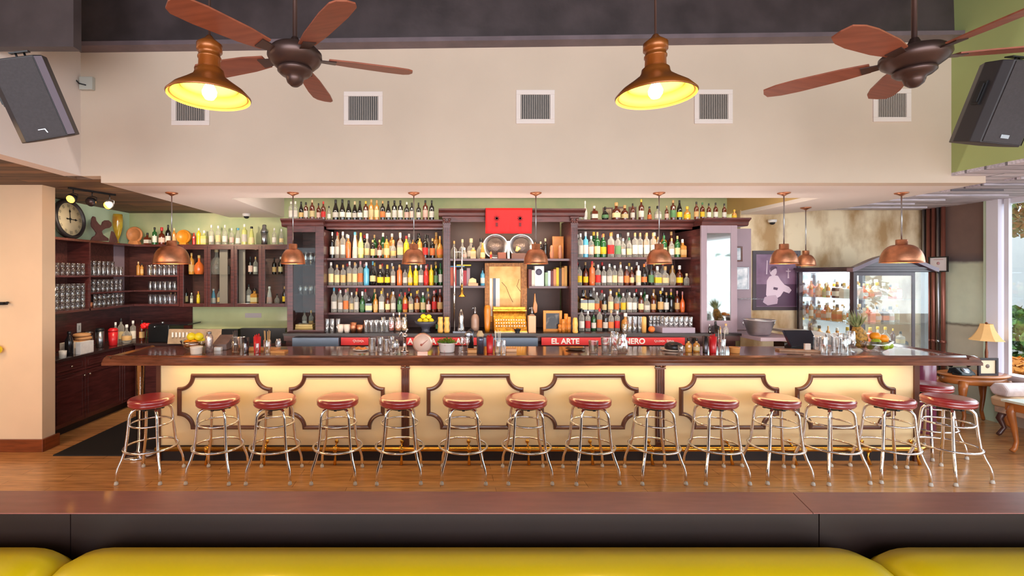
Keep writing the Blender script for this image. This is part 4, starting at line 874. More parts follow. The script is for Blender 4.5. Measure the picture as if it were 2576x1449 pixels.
# clock
t=thing('wall_clock','large round clock with dark rim and roman face','clock',(XL+.02,5.95,zt))
R0=0.25; cyk,czk=6.02,zt+R0+.004; RX=Matrix.Rotation(PI/2,3,'Y'); xk=-4.70
RX=Matrix.Rotation(math.radians(84),3,'Y')
m=MB(); m.lathe([(R0-.045,0.02),(R0-.04,.045),(R0-.02,.055),(R0,.035),(R0,.0),(R0-.045,.0)],(xk,cyk,czk),48,rot=RX); m.build('clock_rim',mat('dark clock rim',(52,46,48),0.4),t)
m=MB(); m.lathe([(1e-7,.0),(R0-.042,.0),(R0-.042,.022),(1e-7,.022)],(xk,cyk,czk),48,rot=RX)
fc=m.build('clock_face',mat('aged clock face',(232,214,176),0.6,var=.06,scale=6),t)
def cl(u,v,d=.026): # u along +Y-right as seen (toward larger Y), v up
    p=RX@Vector((-v,u,d)); return (xk+p.x,cyk+p.y,czk+p.z)
m=MB()
for k in range(12):
    a=k*PI/6; c,s=math.cos(a),math.sin(a)
    for off in ((-.012,0,.012) if k%3 else (-.018,-.006,.006,.018)):
        i0,i1=.150,.190; px_,py_=-s*1,c
        q=[]
        for (rr,o_) in ((i0,off-.002),(i0,off+.002),(i1,off+.002),(i1,off-.002)): q.append(cl(rr*s+o_*c, rr*c-o_*s,.0235))
        m.add(q,[(0,1,2,3)])
m.build('numerals',M_black,fc)
m=MB()
def hand(a,l,w):
    c,s=math.cos(a),math.sin(a); pts=[(-.05,-w*.5),(-.05,w*.5),(l*.55,w*.4),(l*.68,w*1.4),(l*.8,w*.4),(l,0),(l*.8,-w*.4),(l*.68,-w*1.4),(l*.55,-w*.4)]
    m.add([cl(r*s+o*c,r*c-o*s,.03) for r,o in pts],[tuple(range(len(pts)))])
hand(math.radians(4),.15,.012); m.build('clock_hand',M_black,fc); m=MB(); hand(math.radians(92),.13,.012); hand(math.radians(272),.07,.010); m.lathe([(1e-7,.03),(.016,.03),(.012,.036),(1e-7,.037)],(xk,cyk,czk),12,rot=RX); m.build('clock_hand',M_black,fc)
# rooster cut-out
def cutout(name,label,cat,pts,x,mt,thick=.02,tilt=0):
    m=MB(); m.prism(pts,'x',x-thick/2,x+thick/2); return setp(m.build(name,mt,bevel=.003),label,cat)
M_rust=mat('rusty brown metal',(98,62,60),0.7,var=.15,scale=20)
def yz(px,py,x): Yq=x*FPX/(px-CX); return (Yq,Z(py,Yq))
ro=[(228,606),(232,597),(240,592),(242,586),(238,580),(230,570),(229,562),(231,549),(234,544),(239,546),(241,555),(248,564),(255,568),(258,558),(264,554),(272,554),(279,560),(280,568),(274,573),(264,575),(257,579),(255,583),(258,590),(266,596),(272,600),(272,606)]
XRo=-4.60; P_=[yz(a,b,XRo) for a,b in ro]; zmin=min(p[1] for p in P_); P_=[(y,max(z,zt) if False else z+(zt-zmin)) for y,z in P_]
cutout('rooster_figure','rusty brown rooster cut-out standing right of the clock','ornament',P_,XRo,M_rust)
P_=[yz(a,b,-4.57) for a,b in ((275,607),(281,578),(287,583),(296,607))]; zmin=min(p[1] for p in P_); P_=[(y,z+zt-zmin) for y,z in P_]
cutout('bird_figure','small rusty bird cut-out beside the large rooster','ornament',P_,-4.57,M_rust)
# green-yellow vase, plaque, barrel lid, shaker
M_vase=mat('yellow green art glass',(214,200,60),0.12,rgb2=(176,120,30),scale=4,coat=.8)
xv,yv=X(296,6.9),6.9
m=MB(); m.lathe([(1e-7,0),(.04,0),(.036,.01),(.010,.03),(.010,.06),(.024,.09),(.044,.16),(.063,.26),(.067,.34),(.063,.40),(.058,.43),(.054,.43),(.059,.39),(.06,.32),(1e-7,.1)],(xv,yv,zt),24); m.v=[v for v in m.v]; setp(m.build('glass_vase',M_vase),'tall yellow green glass vase beside the rooster','vase')
xq,yq=X(340,7.1),7.1
t=thing('carved_plaque','round carved wooden plaque on a small stand','plaque',(xq,yq,zt)); R2=Matrix.Rotation(PI/2,3,'X')
m=MB(); m.lathe([(1e-7,0),(.115,0),(.12,.01),(.115,.03),(.09,.03),(.088,.02),(1e-7,.02)],(xq,yq,zt+.15),32,rot=R2); m.build('plaque_disc',mat('carved pine',(206,134,82),0.5,var=.12,scale=14,bump=.5,bscale=30),t)
m=MB(); m.prism([(xq-.08,zt),(xq+.08,zt),(xq+.06,zt+.055),(xq-.06,zt+.055)],'y',yq-.05,yq+.03); m.build('stand',MC['carved pine'],t)
xq=X(463,7.12)
t=thing('barrel_end','round orange wooden barrel end among bottles on cabinet top','barrel end',(xq,7.12,zt)); m=MB(); m.lathe([(1e-7,-.03),(.10,-.03),(.105,0),(.10,.035),(.09,.035),(.088,.02),(1e-7,.02)],(xq,7.12,zt+.122),32,rot=R2); m.build('barrel_head',mat('orange stained wood',(222,138,34),0.35,var=.12,scale=4,stretch=(14,1,1)),t); m=MB(); m.box(xq-.05,xq+.05,7.08,7.16,zt,zt+.03); m.build('base_block',MC['orange stained wood'],t)
row("""371,3aWk,30 389,5gWk,44 407,8aPr,44 423,1kWk,50 438,5tTc,42 488,5rNr,30 500,5yNw,42 514,3lCw,36 532,1cWw,50 549,5cCw,48 566,1cWw,50 583,1cPw,42 599,6cWb,42 615,5lWw,52 633,6lCk,46 690,1cWw,42 708,2cCw,40""",7.10,zt,'on top of left cabinets','bottles on top of the left cabinets',dy=.0)
t=thing('cocktail_shaker','silver cocktail shaker standing on top of glazed cabinet','cocktail shaker',(X(665,7.1),7.1,zt))
def shaker(t,x,y,z,h,m_,m2=None):
    m=MB(); m.lathe([(1e-7,0),(.030*h/.25,0),(.036*h/.25,.02*h),(.045*h/.25,.62*h)],(x,y,z),20); m.build('body',m_,t)
    m=MB(); m.lathe([(.046*h/.25,.62*h),(.046*h/.25,.66*h),(.030*h/.25,.80*h),(.026*h/.25,.84*h),(.026*h/.25,.96*h),(.018*h/.25,h),(1e-7,h)],(x,y,z),20); m.build('lid',m2 or m_,t)
shaker(t,X(665,7.1),7.1,zt,.30,M_steel)
def bmug(px,Y,z,h,label,name,cat,mt,prof=None,group=None):
    m=MB(); m.lathe([(r*h,zz*h) for r,zz in (prof or [(1e-7,0),(.30,0),(.33,.05),(.36,1),(.33,1),(.30,.08),(1e-7,.08)])],(X(px,Y),Y,z),20); return setp(m.build(name,mt),label,cat,group)
t=thing('bottle_box','copper coloured figure box at far left beside the clock','ornament',(-4.66,5.46,zt)); m=MB(); m.lathe([(1e-7,0),(.05,0),(.03,.10),(.055,.2),(.05,.28),(.02,.34),(1e-7,.36)],(-4.60,5.50,zt),16); m.build('figure_body',mat('terracotta figure',(206,110,70),.5),t); t.name='clay_figure'; WO['clay_figure']=WO.get('bottle_box')
t['label']='terracotta figure at the far left, partly behind the clock'
# ---------------- track lights ----------------
def tracklight(px,py,label,on,i):
    Y=5.2+.15*i; x=X(px,Y); z=Z(py,Y)
    t=thing('track_spotlight',label,'spotlight',(x,Y,z),group='track spotlights on the board ceiling')
    m=MB(); m.tube([(x,Y,z+.05),(x,Y,ZC-.0205)],.006,6); m.tube([(x-.05,Y,z),(x-.05,Y,z+.04),(x,Y,z+.055),(x+.05,Y,z+.04),(x+.05,Y,z)],.004,6); m.build('bracket',M_black,t)
    rot=Matrix.Rotation(math.radians(-62),3,'X')
    m=MB(); m.lathe([(.05,-.04),(.045,.0),(.02,.04),(1e-7,.045)],(x,Y,z),16,rot=rot.inverted() if False else rot); m.build('lamp_head',M_black,t)
    m=MB(); m.lathe([(1e-7,-.052),(.042,-.045),(.042,-.040),(1e-7,-.040)],(x,Y,z),16,rot=rot); m.build('lamp_lens',mat('amber lit lens',(255,200,110),.3,emis=(255,170,50),es=6) if on else M_iron,t)
m=MB(); m.prism([(X(172,5.15)-.015,5.16),(X(172,5.15)+.015,5.14),(X(290,5.62)+.015,5.61),(X(290,5.62)-.015,5.63)],'z',ZC-.02,ZC); setp(m.build('light_track',M_black),'black light track on the brown board ceiling','track')
tracklight(184,498,'lit amber track spotlight, left one above the clock',True,0); tracklight(232,506,'unlit black track spotlight, middle of the three',False,1); tracklight(276,514,'lit amber track spotlight, right one above the rooster',True,2)
# ---------------- left base cabinets ----------------
XB=-4.35
zb=0.895
t=thing('base_cabinet_run','dark base cabinets with drawers along the left wall','base cabinet',(-4.6,6.2,0))
m=MB(); m.box(XL+.022,XB-.022,5.36,YB-.03,.09,zb-.03); m.build('carcass',M_wood,t); BX(XL+.022,XB-.07,5.36,YB-.03,0,.09).build('toe_kick',M_kick,t)
M_knob=mat('pewter knob',(200,190,180),.25,1.0)
def front(t,y0,y1,z0,z1,nm,ky,kz):
    m=MB(); m.box(XB-.022,XB,y0+.004,y1-.004,z0+.004,z1-.004); w=.045
    for a,b,c,d in ((y0+w,y1-w,z0+w,z0+w+.008),(y0+w,y1-w,z1-w-.008,z1-w),(y0+w,y0+w+.008,z0+w,z1-w),(y1-w-.008,y1-w,z0+w,z1-w)): m.box(XB,XB+.006,a,b,c,d)
    o=m.build(nm,M_wood,t,bevel=.002); k=MB(); k.lathe([(.005,0),(.006,.012),(.014,.018),(.012,.028),(1e-7,.03)],(XB+.004,ky,kz),12,rot=Matrix.Rotation(PI/2,3,'Y')); k.build('knob',M_knob,o)
ys=[5.36,5.84,6.52,6.95]
for a,b in zip(ys,ys[1:]): front(t,a,b,.70,.865,'drawer',(a+b)/2,.785)
front(t,5.36,5.84,.10,.70,'door',5.80,.64); front(t,5.84,6.52,.10,.70,'door',5.89,.64); front(t,6.52,6.95,.10,.70,'door',6.56,.64)
t=thing('left_worktop','dark glossy worktop along the left wall','worktop',(-4.6,6.2,zb-.03))
m=MB(); m.box(XL+.022,XB+.02,5.36,YB-.03,zb-.03,zb); m.build('worktop_slab',mat('black glossy worktop',(60,44,42),.12,coat=.5),t)
BX(XL+.03,XB+.01,5.38,5.62,zb,zb+.003).build('pale_tray',M_steel,t)
t=thing('base_cabinet_run','dark base cabinets along the back wall behind bar','base cabinet',(-3.2,7.1,0)); m=MB(); m.box(XB+.03,-2.06,6.75,YB-.03,0,zb-.03); m.build('carcass',M_wood,t); m=MB(); m.box(XB+.025,-2.06,6.72,YB-.03,zb-.03,zb); m.build('worktop_slab',MC['black glossy worktop'],t)
t=thing('under_bar_fridge','black under-counter refrigerator by the mat','refrigerator',(-3.0,6.5,0)); m=MB(); m.box(-3.55,-2.85,6.28,6.70,0,.86); m.build('fridge_body',M_black,t,bevel=.006); m=MB(); m.box(-3.53,-2.87,6.255,6.28,.06,.84); m.build('door',mat('dark fridge door',(30,26,30),.35),t,bevel=.004)
# items on left worktop
def shb(x,y,z,h,prof,mt,name,label,cat,lid=None,lidp=None):
    m=MB(); m.lathe([(r*h,q*h) for r,q in prof],(x,y,z),20); o=m.build(name,mt); setp(o,label,cat)
    if lid: m=MB(); m.lathe([(r*h,q*h) for r,q in lidp],(x,y,z),20); WO[o.name]=Vector(o.location); m.build('lid',lid,o)
    return o
def wx(px,x): Yq=x*FPX/(px-CX); return Yq
xq=-4.45
M_bkm=mat('black metal',(30,28,34),.2,.4,coat=.5)
shb(xq,wx(174,xq),zb,.29,[(1e-7,0),(.14,0),(.15,.02),(.15,.55),(.13,.66),(.07,.80),(.06,.88)],M_bkm,'water_bottle','black metal water bottle on left worktop near pillar','bottle',M_bkm,[(.07,.88),(.075,.9),(.075,.98),(.06,1),(1e-7,1)])
shb(xq+.06,wx(158,xq+.06),zb,.085,[(1e-7,0),(.40,0),(.45,1),(.42,1),(.38,.08),(1e-7,.08)],M_white,'paper_cup','small white cup beside the black water bottle','cup')
def boxobj(x0,x1,y0,y1,z0,z1,mt,name,label,cat,bevel=.003,group=None): return setp(BX(x0,x1,y0,y1,z0,z1).build(name,mt,bevel=bevel),label,cat,group)
M_card=mat('cream carton',(226,210,196),.6); 
boxobj(-4.60,-4.45,5.76,5.88,zb,zb+.14,M_card,'carton','cream carton behind white box on left worktop','box'); boxobj(-4.42,-4.36,5.78,6.0,zb,zb+.145,mat('white marbled box',(232,228,228),.4,var=.06,scale=20),'box','white marbled box at front of left worktop','box')
M_jute=mat('coiled rope',(206,150,100),.7)
t=thing('rope_coil','pile of tan coiled rope trivets on left worktop','trivets',(-4.6,6.13,zb))
for k in range(5):
    m=MB(); m.ring((-4.60+.008*(k%2),6.13-.01*(k%3),zb+.025+.042*k),.075,.022,24); m.build('trivet',M_jute,t)
shb(-4.52,6.33,zb,.26,[(1e-7,0),(.15,0),(.18,.03),(.20,.84)],M_steel,'shaker_cup','steel blender cup with black lid on left worktop','cup',M_black,[(.205,.84),(.205,.92),(.15,1),(1e-7,1)])
M_redp=mat('red plastic',(206,34,40),.3,coat=.2)
shb(-4.46,6.50,zb,.24,[(1e-7,0),(.18,0),(.21,.03),(.24,.80)],M_redp,'cup','red plastic cup with lid on left worktop','cup',M_redp,[(.25,.80),(.25,.90),(.16,1),(1e-7,1)])
shb(-4.68,6.36,zb,.22,[(1e-7,0),(.14,0),(.18,.05),(.18,.84)],M_glass,'glass_canister','slim glass canister behind the rope trivets','canister',M_steel,[(.19,.84),(.19,.94),(1e-7,.96)])
for i,(x,y,h) in enumerate([(-4.55,6.68,.30),(-4.44,6.75,.26),(-4.58,6.84,.34),(-4.46,6.92,.30),(-4.38,7.0,.30)]):
    bottle(x,y,zb,h,['1cNw','4cTw','1cCk','5cWw','1aTk'][i],'%s bottle, %s from left, behind red cup on left worktop'%(['clear','round clear','tall clear','clear','amber'][i],ORD[i]),'bottles on the left worktop')
t=thing('red_flower','bright red artificial flower in the left corner','flower',(X(368,6.9),6.9,zb)); x=X(368,6.9)
m=MB(); m.tube([(x,6.9,zb),(x+.01,6.9,zb+.18)],.005,6); m.build('stem',mat('stem green',(50,90,40),.6),t)
m=MB()
for k in range(9):
    a=k*2.4; m.ball((x+.035*math.cos(a),6.88+.03*math.sin(a),Z(820,6.9)+.02*math.sin(k*1.7)),.035,8,6,1,.8,.8)
m.build('petals',mat('red petals',(236,26,30),.5),t)
m=MB(); m.box(XL+.0205,XL+.024,6.27,6.34,1.10,1.22); o=setp(m.build('wall_socket',M_white),'white wall socket on the dark left panel','socket'); WO[o.name]=Vector(o.location); m=MB(); m.box(XL+.024,XL+.027,6.295,6.315,1.13,1.19); m.build('socket_insert',mat('socket grey',(180,176,170),.4),o)
# machine on the back counter (black box with slanted panel)
M_blk2=mat('black enamel',(18,20,22),.3)
t=thing('coffee_machine','black drinks machine in the left back corner','machine',(X(395,6.95),6.95,zb)); m=MB(); m.box(X(372,6.8),X(425,6.8),6.8,7.2,zb,zb+.24); m.build('machine_body',M_blk2,t,bevel=.01); m=MB(); m.box(X(372,6.8),X(470,6.8),6.82,7.2,zb+.24,zb+.26); m.build('machine_top',M_bkm,t); m=MB(); m.ball((X(388,6.78),6.79,zb+.22),.012); m.ball((X(405,6.78),6.82,zb+.28),.02); m.build('dial',M_steel,t)
t=thing('ice_well','slanted steel control panel behind the bar at left','panel',(X(485,6.6),6.6,zb))
M_slp=mat('scuffed beige steel',(176,150,124),.4,.2,var=.15,scale=10)
m=MB(); m.prism([(6.66,zb),(6.70,Z(828,6.7)),(6.73,Z(828,6.7)),(6.73,zb)],'x',X(425,6.7),X(558,6.7)); m.build('slanted_panel',M_slp,t)
m=MB()
for k in range(6): m.box(X(432+k*9,6.66),X(436+k*9,6.66),6.66,6.675,Z(848,6.67),Z(836,6.67))
m.build('switches',M_white,t)
BX(X(560,6.7),X(600,6.7),6.68,6.78,zb,Z(828,6.7)).build('dark_housing',M_blk2,t)
BX(X(605,6.72),X(718,6.72),6.72,6.80,zb,Z(826,6.72)).build('dark_housing',M_blk2,t)
# ---------------- centre bay contents ----------------
MB_=MB
m=MB(); 
def towel():
    xa,xb=X(1222,6.18),X(1340,6.18); za,zc_=Z(587,6.18),2.728; m=MB(); n=24; v=[];f=[]
    for j in range(9):
        for i in range(n+1):
            x=xa+(xb-xa)*i/n-(.008*(j/8)*(1 if i==n else 0)); z=zc_+(za-zc_)*j/8; y=6.205+.010*math.sin(i*1.3+j*.35)*(j/8)+.004*math.sin(i*3.1)
            v.append((x,y,z))
    for j in range(8):
        for i in range(n): f.append((j*(n+1)+i,j*(n+1)+i+1,(j+1)*(n+1)+i+1,(j+1)*(n+1)+i))
    m.add(v,f,True); o=m.build('red_towel',mat('bright red cloth',(232,22,24),.65,var=.08,scale=6)); s=o.modifiers.new('sol','SOLIDIFY'); s.thickness=.004
    setp(o,'bright red cloth with two small dark emblems hung on cornice','cloth'); WO[o.name]=Vector(o.location)
    for px in (1250,1309):
        c=MB(); x=X(px,6.17); z=Z(549,6.17)
        c.lathe([(.014,0),(.020,.003),(.028,0)],(x,6.186,z),12,rot=R2); 
        for k in range(10):
            a=k*PI/5; cx_,cz_=x+.050*math.cos(a),z+.058*math.sin(a); c.add([(x+.03*math.cos(a+.15),6.186,z+.034*math.sin(a+.15)),(x+.03*math.cos(a-.15),6.186,z+.034*math.sin(a-.15)),(cx_,6.186,cz_)],[(0,1,2)])
        c.box(x-.016,x+.016,6.185,6.188,z-.105,z-.055); c.build('emblem',mat('dark red print',(110,10,20),.6),o)
towel()
Zs=2.0755; YC=6.50
def oval(px,label):
    x=X(px,6.62); t=thing('silver_platter',label,'platter',(x,6.62,Zs),group='silver platters on the centre shelf'); m=MB()
    R_=Matrix.Rotation(math.radians(82),3,'X')
    m.lathe([(1e-7,.0),(.12,.0),(.125,.012),(.16,.022),(.172,.03),(.176,.022),(.13,-.004),(1e-7,-.008)],(x,6.62,Zs+.176),40,rot=R_); m.build('dish',M_steel,t); m=MB(); m.lathe([(1e-7,.004),(.118,.004),(.118,.001),(1e-7,.001)],(x,6.62,Zs+.176),32,rot=R_); m.build('engraved_centre',mat('dark engraved pewter',(112,96,90),.35,.5,bump=.6,bscale=50),t)
oval(1246,'left round silver platter under the red cloth'); oval(1311,'right round silver platter under the red cloth')
for px in (1279,): boxobj(X(1276,6.45),X(1282,6.45),6.43,6.47,Zs,Zs+.24,M_white,'candle','white upright candle between the two silver platters','candle')
cb='centre bay upper shelf'
row("1142,4cNt,46 1163,4cNc,50 1185,8cWc,52 1210,4cNk,52 1347,1tTk,50 1360,1kNc,44 1372,5kNc,52",6.60,Zs,cb,'bottles in the centre bay',.4,0)
row("1168,8cPw,28 1190,3tNk,34 1214,6tCt,40 1235,5tRk,22",6.44,Zs,'front of '+cb,'bottles in the centre bay',.4,0)
boxobj(X(1252,6.45),X(1272,6.45),6.40,6.50,Zs,Zs+.085,mat('reddish box',(150,84,60),.5),'wooden_box','low reddish box on shelf under left silver platter','box')
boxobj(X(1286,6.45),X(1322,6.45),6.41,6.50,Zs,Zs+.075,mat('brown box',(120,80,64),.5),'wooden_box','low brown box on shelf below right silver platter','box')
t=thing('desk_bell','brass horn cup lying on the low boxes','horn cup',(X(1299,6.45),6.45,Zs+.086)); t.name='horn_cup'; m=MB(); m.lathe([(.018,0),(.022,.02),(.036,.065),(.032,.065),(.016,.01)],(X(1299,6.45),6.45,Zs+.10),16,rot=Matrix.Rotation(.5,3,'Y')); WO[t.name]=Vector(t.location); m.build('cup_body',mat('horn yellow',(222,196,120),.3),t)
boxobj(X(1389,6.66),X(1417,6.66),6.64,6.67,Zs,Zs+.32,mat('amber wood panel',(190,120,56),.4,var=.2,scale=6),'wooden_box','amber wooden board behind two figures on centre shelf','board')
for i,px in enumerate((1388,1409)):
    m=MB(); x=X(px,6.50); m.lathe([(1e-7,0),(.028,0),(.024,.03),(.030,.07),(.022,.12),(.026,.15),(.018,.18),(1e-7,.19)],(x,6.50,Zs),12); setp(m.build('carved_figure',mat('pinkish wood',(190,124,96),.5,var=.15,scale=20)),['left carved wooden figure in front of amber board','right carved wooden figure in front of amber board'][i],'figure','carved figures')
# books
random.seed(5)
def books(px0,px1,z,Y,cols,zone,hs):
    x=X(px0,Y)
    n=len(cols); W=(X(px1,Y)-x)/n
    for i,c in enumerate(cols):
        w=W*.94; h=hs[i%len(hs)]*Y/FPX
        t=thing('book','%s book, %s from left, %s'%(c[0],ORD[i],zone),'book',(x+w/2,Y,z),group='books in the centre bay')
        m=MB(); m.box(x,x+.003,Y-.06,Y+.07,z,z+h); m.box(x+w-.003,x+w,Y-.06,Y+.07,z,z+h); m.box(x,x+w,Y-.063,Y-.06,z,z+h); m.build('cover',mat('book '+c[0],c[1],.5),t)
        BX(x+.0035,x+w-.0035,Y-.058,Y+.066,z+.003,z+h-.005).build('pages',mat('paper',(236,226,204),.8),t); x+=W
books(1131,1182,1.7125,6.5,[('salmon',(220,110,84)),('red',(196,50,44)),('dark grey',(70,64,70)),('white',(224,218,206)),('crimson',(170,40,50)),('pinkish grey',(160,130,134))],'left centre shelf',[46,46,40,42,38,44])
boxobj(X(1131,6.5),X(1168,6.5),6.44,6.56,1.7125+.253,1.7125+.268,mat('book blue',(110,160,206),.5),'book','light blue book lying flat across the left books','book',0)
boxobj(X(1148,6.5),X(1184,6.5),6.43,6.57,1.7125+.269,1.7125+.284,mat('book lemon',(230,210,40),.5),'book','yellow book lying flat on the light blue book','book',0)
boxobj(X(1177,6.46),X(1202,6.46),6.40,6.52,1.7125,1.7125+.035,mat('book tan',(206,160,120),.5),'box','small tan box on left centre shelf beside books','box')
m=MB(); m.prism([(X(1178,6.46),1.748),(X(1198,6.46),1.748),(X(1197,6.46),1.80),(X(1188,6.46),1.82),(X(1180,6.46),1.80)],'y',6.42,6.5); setp(m.build('toy_house',mat('cream house',(230,206,150),.6)),'small cream house ornament on the tan box','ornament')
t=bottle(X(1214,6.5),6.5,1.7125,.24,'1bWk','blue bottle at right end of the left centre shelf','bottles in the centre bay')
books(1328,1343,1.7075,6.5,[('wine',(110,60,60)),('ivory',(222,208,190))],'far left of right centre shelf',[42,40])
t=thing('boxed_disc','white box with dark disc picture among the books','box',(X(1356,6.46),6.46,1.7075)); BX(X(1344,6.46),X(1367,6.46),6.42,6.52,1.7075,1.7075+.27).build('carton',M_white,t,bevel=.002); m=MB(); m.lathe([(1e-7,0),(.044,0),(.044,.003),(1e-7,.003)],(X(1355.5,6.42),6.42,1.7075+.19),24,rot=R2); m.build('dark_disc',mat('dark disc',(80,76,96),.4),t)
books(1369,1424,1.7075,6.5,[('pale green',(150,176,140)),('light blue',(196,214,226)),('maroon',(110,44,44)),('orange tan',(200,130,90)),('yellow',(222,186,30)),('dark brown',(70,50,44)),('amber',(206,140,70)),('gold',(214,160,84))],'right part of right centre shelf',[34,38,38,42,46,44,46,50])
# gilt mirror with golden map picture
YM=6.55
t=thing('gilt_framed_mirror','tall gilt framed picture mirror above the cash register','mirror',(X(1270,YM),YM,ZCT))
xa,xb,za,zb_=X(1219,YM),X(1331,YM),Z(810,YM),Z(661,YM)-.0
xa2,xb2=X(1229,YM),X(1311,YM)
m=MB(); 
for (a,b,c,d) in ((X(1219,YM),X(1230,YM),za,zb_),(X(1310,YM),X(1325,YM),za,zb_),(X(1230,YM),X(1310,YM),zb_-.05,zb_)): m.box(a,b,YM-.03,YM+.02,c,d)
m.box(X(1219,YM),X(1325,YM),YM-.03,YM+.02,ZCT,za)
m.build('gilt_frame',mat('dull gilt wood',(150,96,50),.4,.4,var=.3,scale=30,bump=.5,bscale=60),t,bevel=.004)
m=MB(); m.box(X(1230,YM),X(1310,YM),YM-.004,YM+.004,za,zb_-.05); pic=m.build('picture_panel',mat('golden aged map',(244,196,110),.35,rgb2=(222,150,50),scale=5,detail=6),t)
m=MB(); m.box(X(1232,YM),X(1238,YM),YM-.012,YM-.006,Z(795,YM),Z(700,YM)); m.box(X(1247,YM),X(1257,YM),YM-.012,YM-.006,Z(785,YM),Z(700,YM)); m.build('pale_stripes',mat('pale stripe',(236,220,206),.5),t)
m=MB(); m.box(X(1240,YM),X(1247,YM),YM-.012,YM-.006,Z(770,YM),Z(700,YM)); m.build('grey_stripe',mat('grey stripe',(96,104,120),.5),t)
m=MB(); m.tube([(X(1262,YM),YM-.006,Z(710,YM)),(X(1273,YM),YM-.006,Z(722,YM)),(X(1282,YM),YM-.006,Z(745,YM)),(X(1290,YM),YM-.006,Z(760,YM))],.003,5); m.tube([(X(1306,YM),YM-.006,Z(702,YM)),(X(1300,YM),YM-.006,Z(720,YM)),(X(1309,YM),YM-.006,Z(733,YM))],.003,5); m.build('drawn_line',mat('sepia',(120,60,30),.6),t)
# chains beside mirror
# cash register
YR_=6.32
t=thing('cash_register','ornate golden antique cash register at back bar centre','cash register',(X(1280,YR_),YR_,ZCT))
a,b=X(1241,YR_),X(1322,YR_)
m=MB(); m.box(a,b,YR_-.13,YR_+.12,ZCT,Z(829,YR_)-.0); m.build('drawer_base',M_gold,t,bevel=.004)
m=MB(); m.box(a-.0,b+.0,YR_-.14,YR_+.1,ZCT+.0,ZCT+.001)
m=MB(); m.prism([(YR_-.12,Z(829,YR_)),(YR_-.08,Z(810,YR_)),(YR_-.02,Z(795,YR_)),(YR_+.02,Z(783,YR_)),(YR_+.12,Z(783,YR_)),(YR_+.12,Z(829,YR_))],'x',a,b); m.build('curved_body',M_gold,t,bevel=.003)
m=MB(); m.box(a-.01,b+.01,YR_-.02,YR_+.1,Z(783,YR_),Z(779,YR_)); m.box(a,b,YR_+.0,YR_+.06,Z(779,YR_),Z(772,YR_)); m.build('crest',M_gold,t,bevel=.003)
k=MB()
for r in range(3):
    for i in range(12): k.ball((a+.03+i*(b-a-.06)/11,YR_-.105+.025*r,Z(818-7*r,YR_)),.010,8,5)
q=k.build('keys',M_white,t); q['kind']='stuff'
m=MB(); m.box(a+.0,b-.0,YR_-.15,YR_-.13,Z(832,YR_)-.012,Z(832,YR_)); m.build('cream_ledge',mat('cream marble ledge',(236,220,180),.3),t)
boxobj(X(1329,6.2),X(1347,6.2),6.17,6.25,ZCT,ZCT+.22,mat('pale wood block',(222,170,130),.5,var=.08,scale=4),'menu_holder','pale wooden menu holder right of the cash register','holder')
# gourd, tall amber bottle, soda siphons, guitar-like ornament
def siphon(px,label):
    x=X(px,6.42); t=thing('soda_siphon',label,'siphon',(x,6.42,ZCT),group='soda siphons beside the register')
    m=MB(); m.lathe([(1e-7,0),(.052,0),(.055,.02),(.055,.16),(.045,.20),(.022,.225)],(x,6.42,ZCT),20); m.build('siphon_body',mat('tan mesh siphon',(176,140,120),.35,coat=.3),t)
    m=MB(); m.lathe([(.022,.225),(.024,.25),(.014,.27),(.014,.31),(1e-7,.32)],(x,6.42,ZCT),12); m.tube([(x,6.42,ZCT+.30),(x-.03,6.42,ZCT+.305),(x-.045,6.42,ZCT+.27)],.006,6); m.build('siphon_head',M_steel,t)
siphon(1195,'tan soda siphon left of the gilt mirror'); siphon(1338,'tan soda siphon right of the gilt mirror')
m=MB(); x=X(1226,6.30); m.lathe([(1e-7,0),(.03,0),(.036,.05),(.040,.15),(.044,.27),(.040,.33),(.03,.35),(1e-7,.355)],(x,6.30,ZCT),16); setp(m.build('amber_vase',mat('amber wood vase',(206,122,20),.3,coat=.3)),'tall amber column vase left of the cash register','vase')
t=thing('ukulele','small orange carved guitar ornament right of the mirror','ornament',(X(1345,6.5),6.5,Z(787,6.5))); m=MB(); x=X(1345,6.5)
m.prism([(x-.005,Z(738,6.5)),(x+.006,Z(738,6.5)),(x+.014,Z(757,6.5)),(x+.035,Z(768,6.5)),(x+.03,Z(786,6.5)),(x-.005,Z(788,6.5)),(x-.028,Z(776,6.5)),(x-.018,Z(763,6.5)),(x-.012,Z(757,6.5))],'y',6.48,6.51); m.build('carved_body',mat('amber wood vase',(206,122,20),.3),t,bevel=.004)
m=MB(); m.tube([(x,6.5,Z(788,6.5)),(x,6.52,ZCT)],.006,6); m.build('stand_rod',M_iron,t)
frame(X(1366,6.34),X(1413,6.34),ZCT+.0,Z(781,6.34),6.34,'orange framed dark picture standing on back bar counter','picture',mat('orange frame wood',(214,136,40),.4),mat('dark photo',(130,116,104),.3,rgb2=(22,22,32),scale=12,lo=.55,hi=.75),.035)
for i,(px,h) in enumerate(((1417,.17),(1424,.24),(1431,.20),(1409,.10))):
    m=MB(); x=X(px,6.26+.03*(i%2)); yy=6.26+.03*(i%2); m.lathe([(1e-7,0),(.024,0),(.028,.1*h/.2),(.022,.5*h),(.028,.8*h),(.024,h),(1e-7,h)],(x,yy,ZCT),14); setp(m.build('tiki_mug',mat('amber tiki glaze',(214,130,50),.3,var=.25,scale=25,bump=.4,bscale=50)),'%s amber carved mug right of the orange framed picture'%['third','tallest','gold','smallest'][i],'mug','amber tiki mugs')
m=MB(); x=X(1447,6.16); m.lathe([(1e-7,0),(.03,0),(.036,.02),(.030,.06),(.034,.12),(.030,.17),(.022,.20),(1e-7,.2)],(x,6.16,ZCT),16); setp(m.build('tiki_mug',mat('yellow tiki glaze',(232,180,90),.3,var=.2,scale=25,bump=.4,bscale=50)),'yellow carved mug at left end of the right bay','mug','tiki mugs')
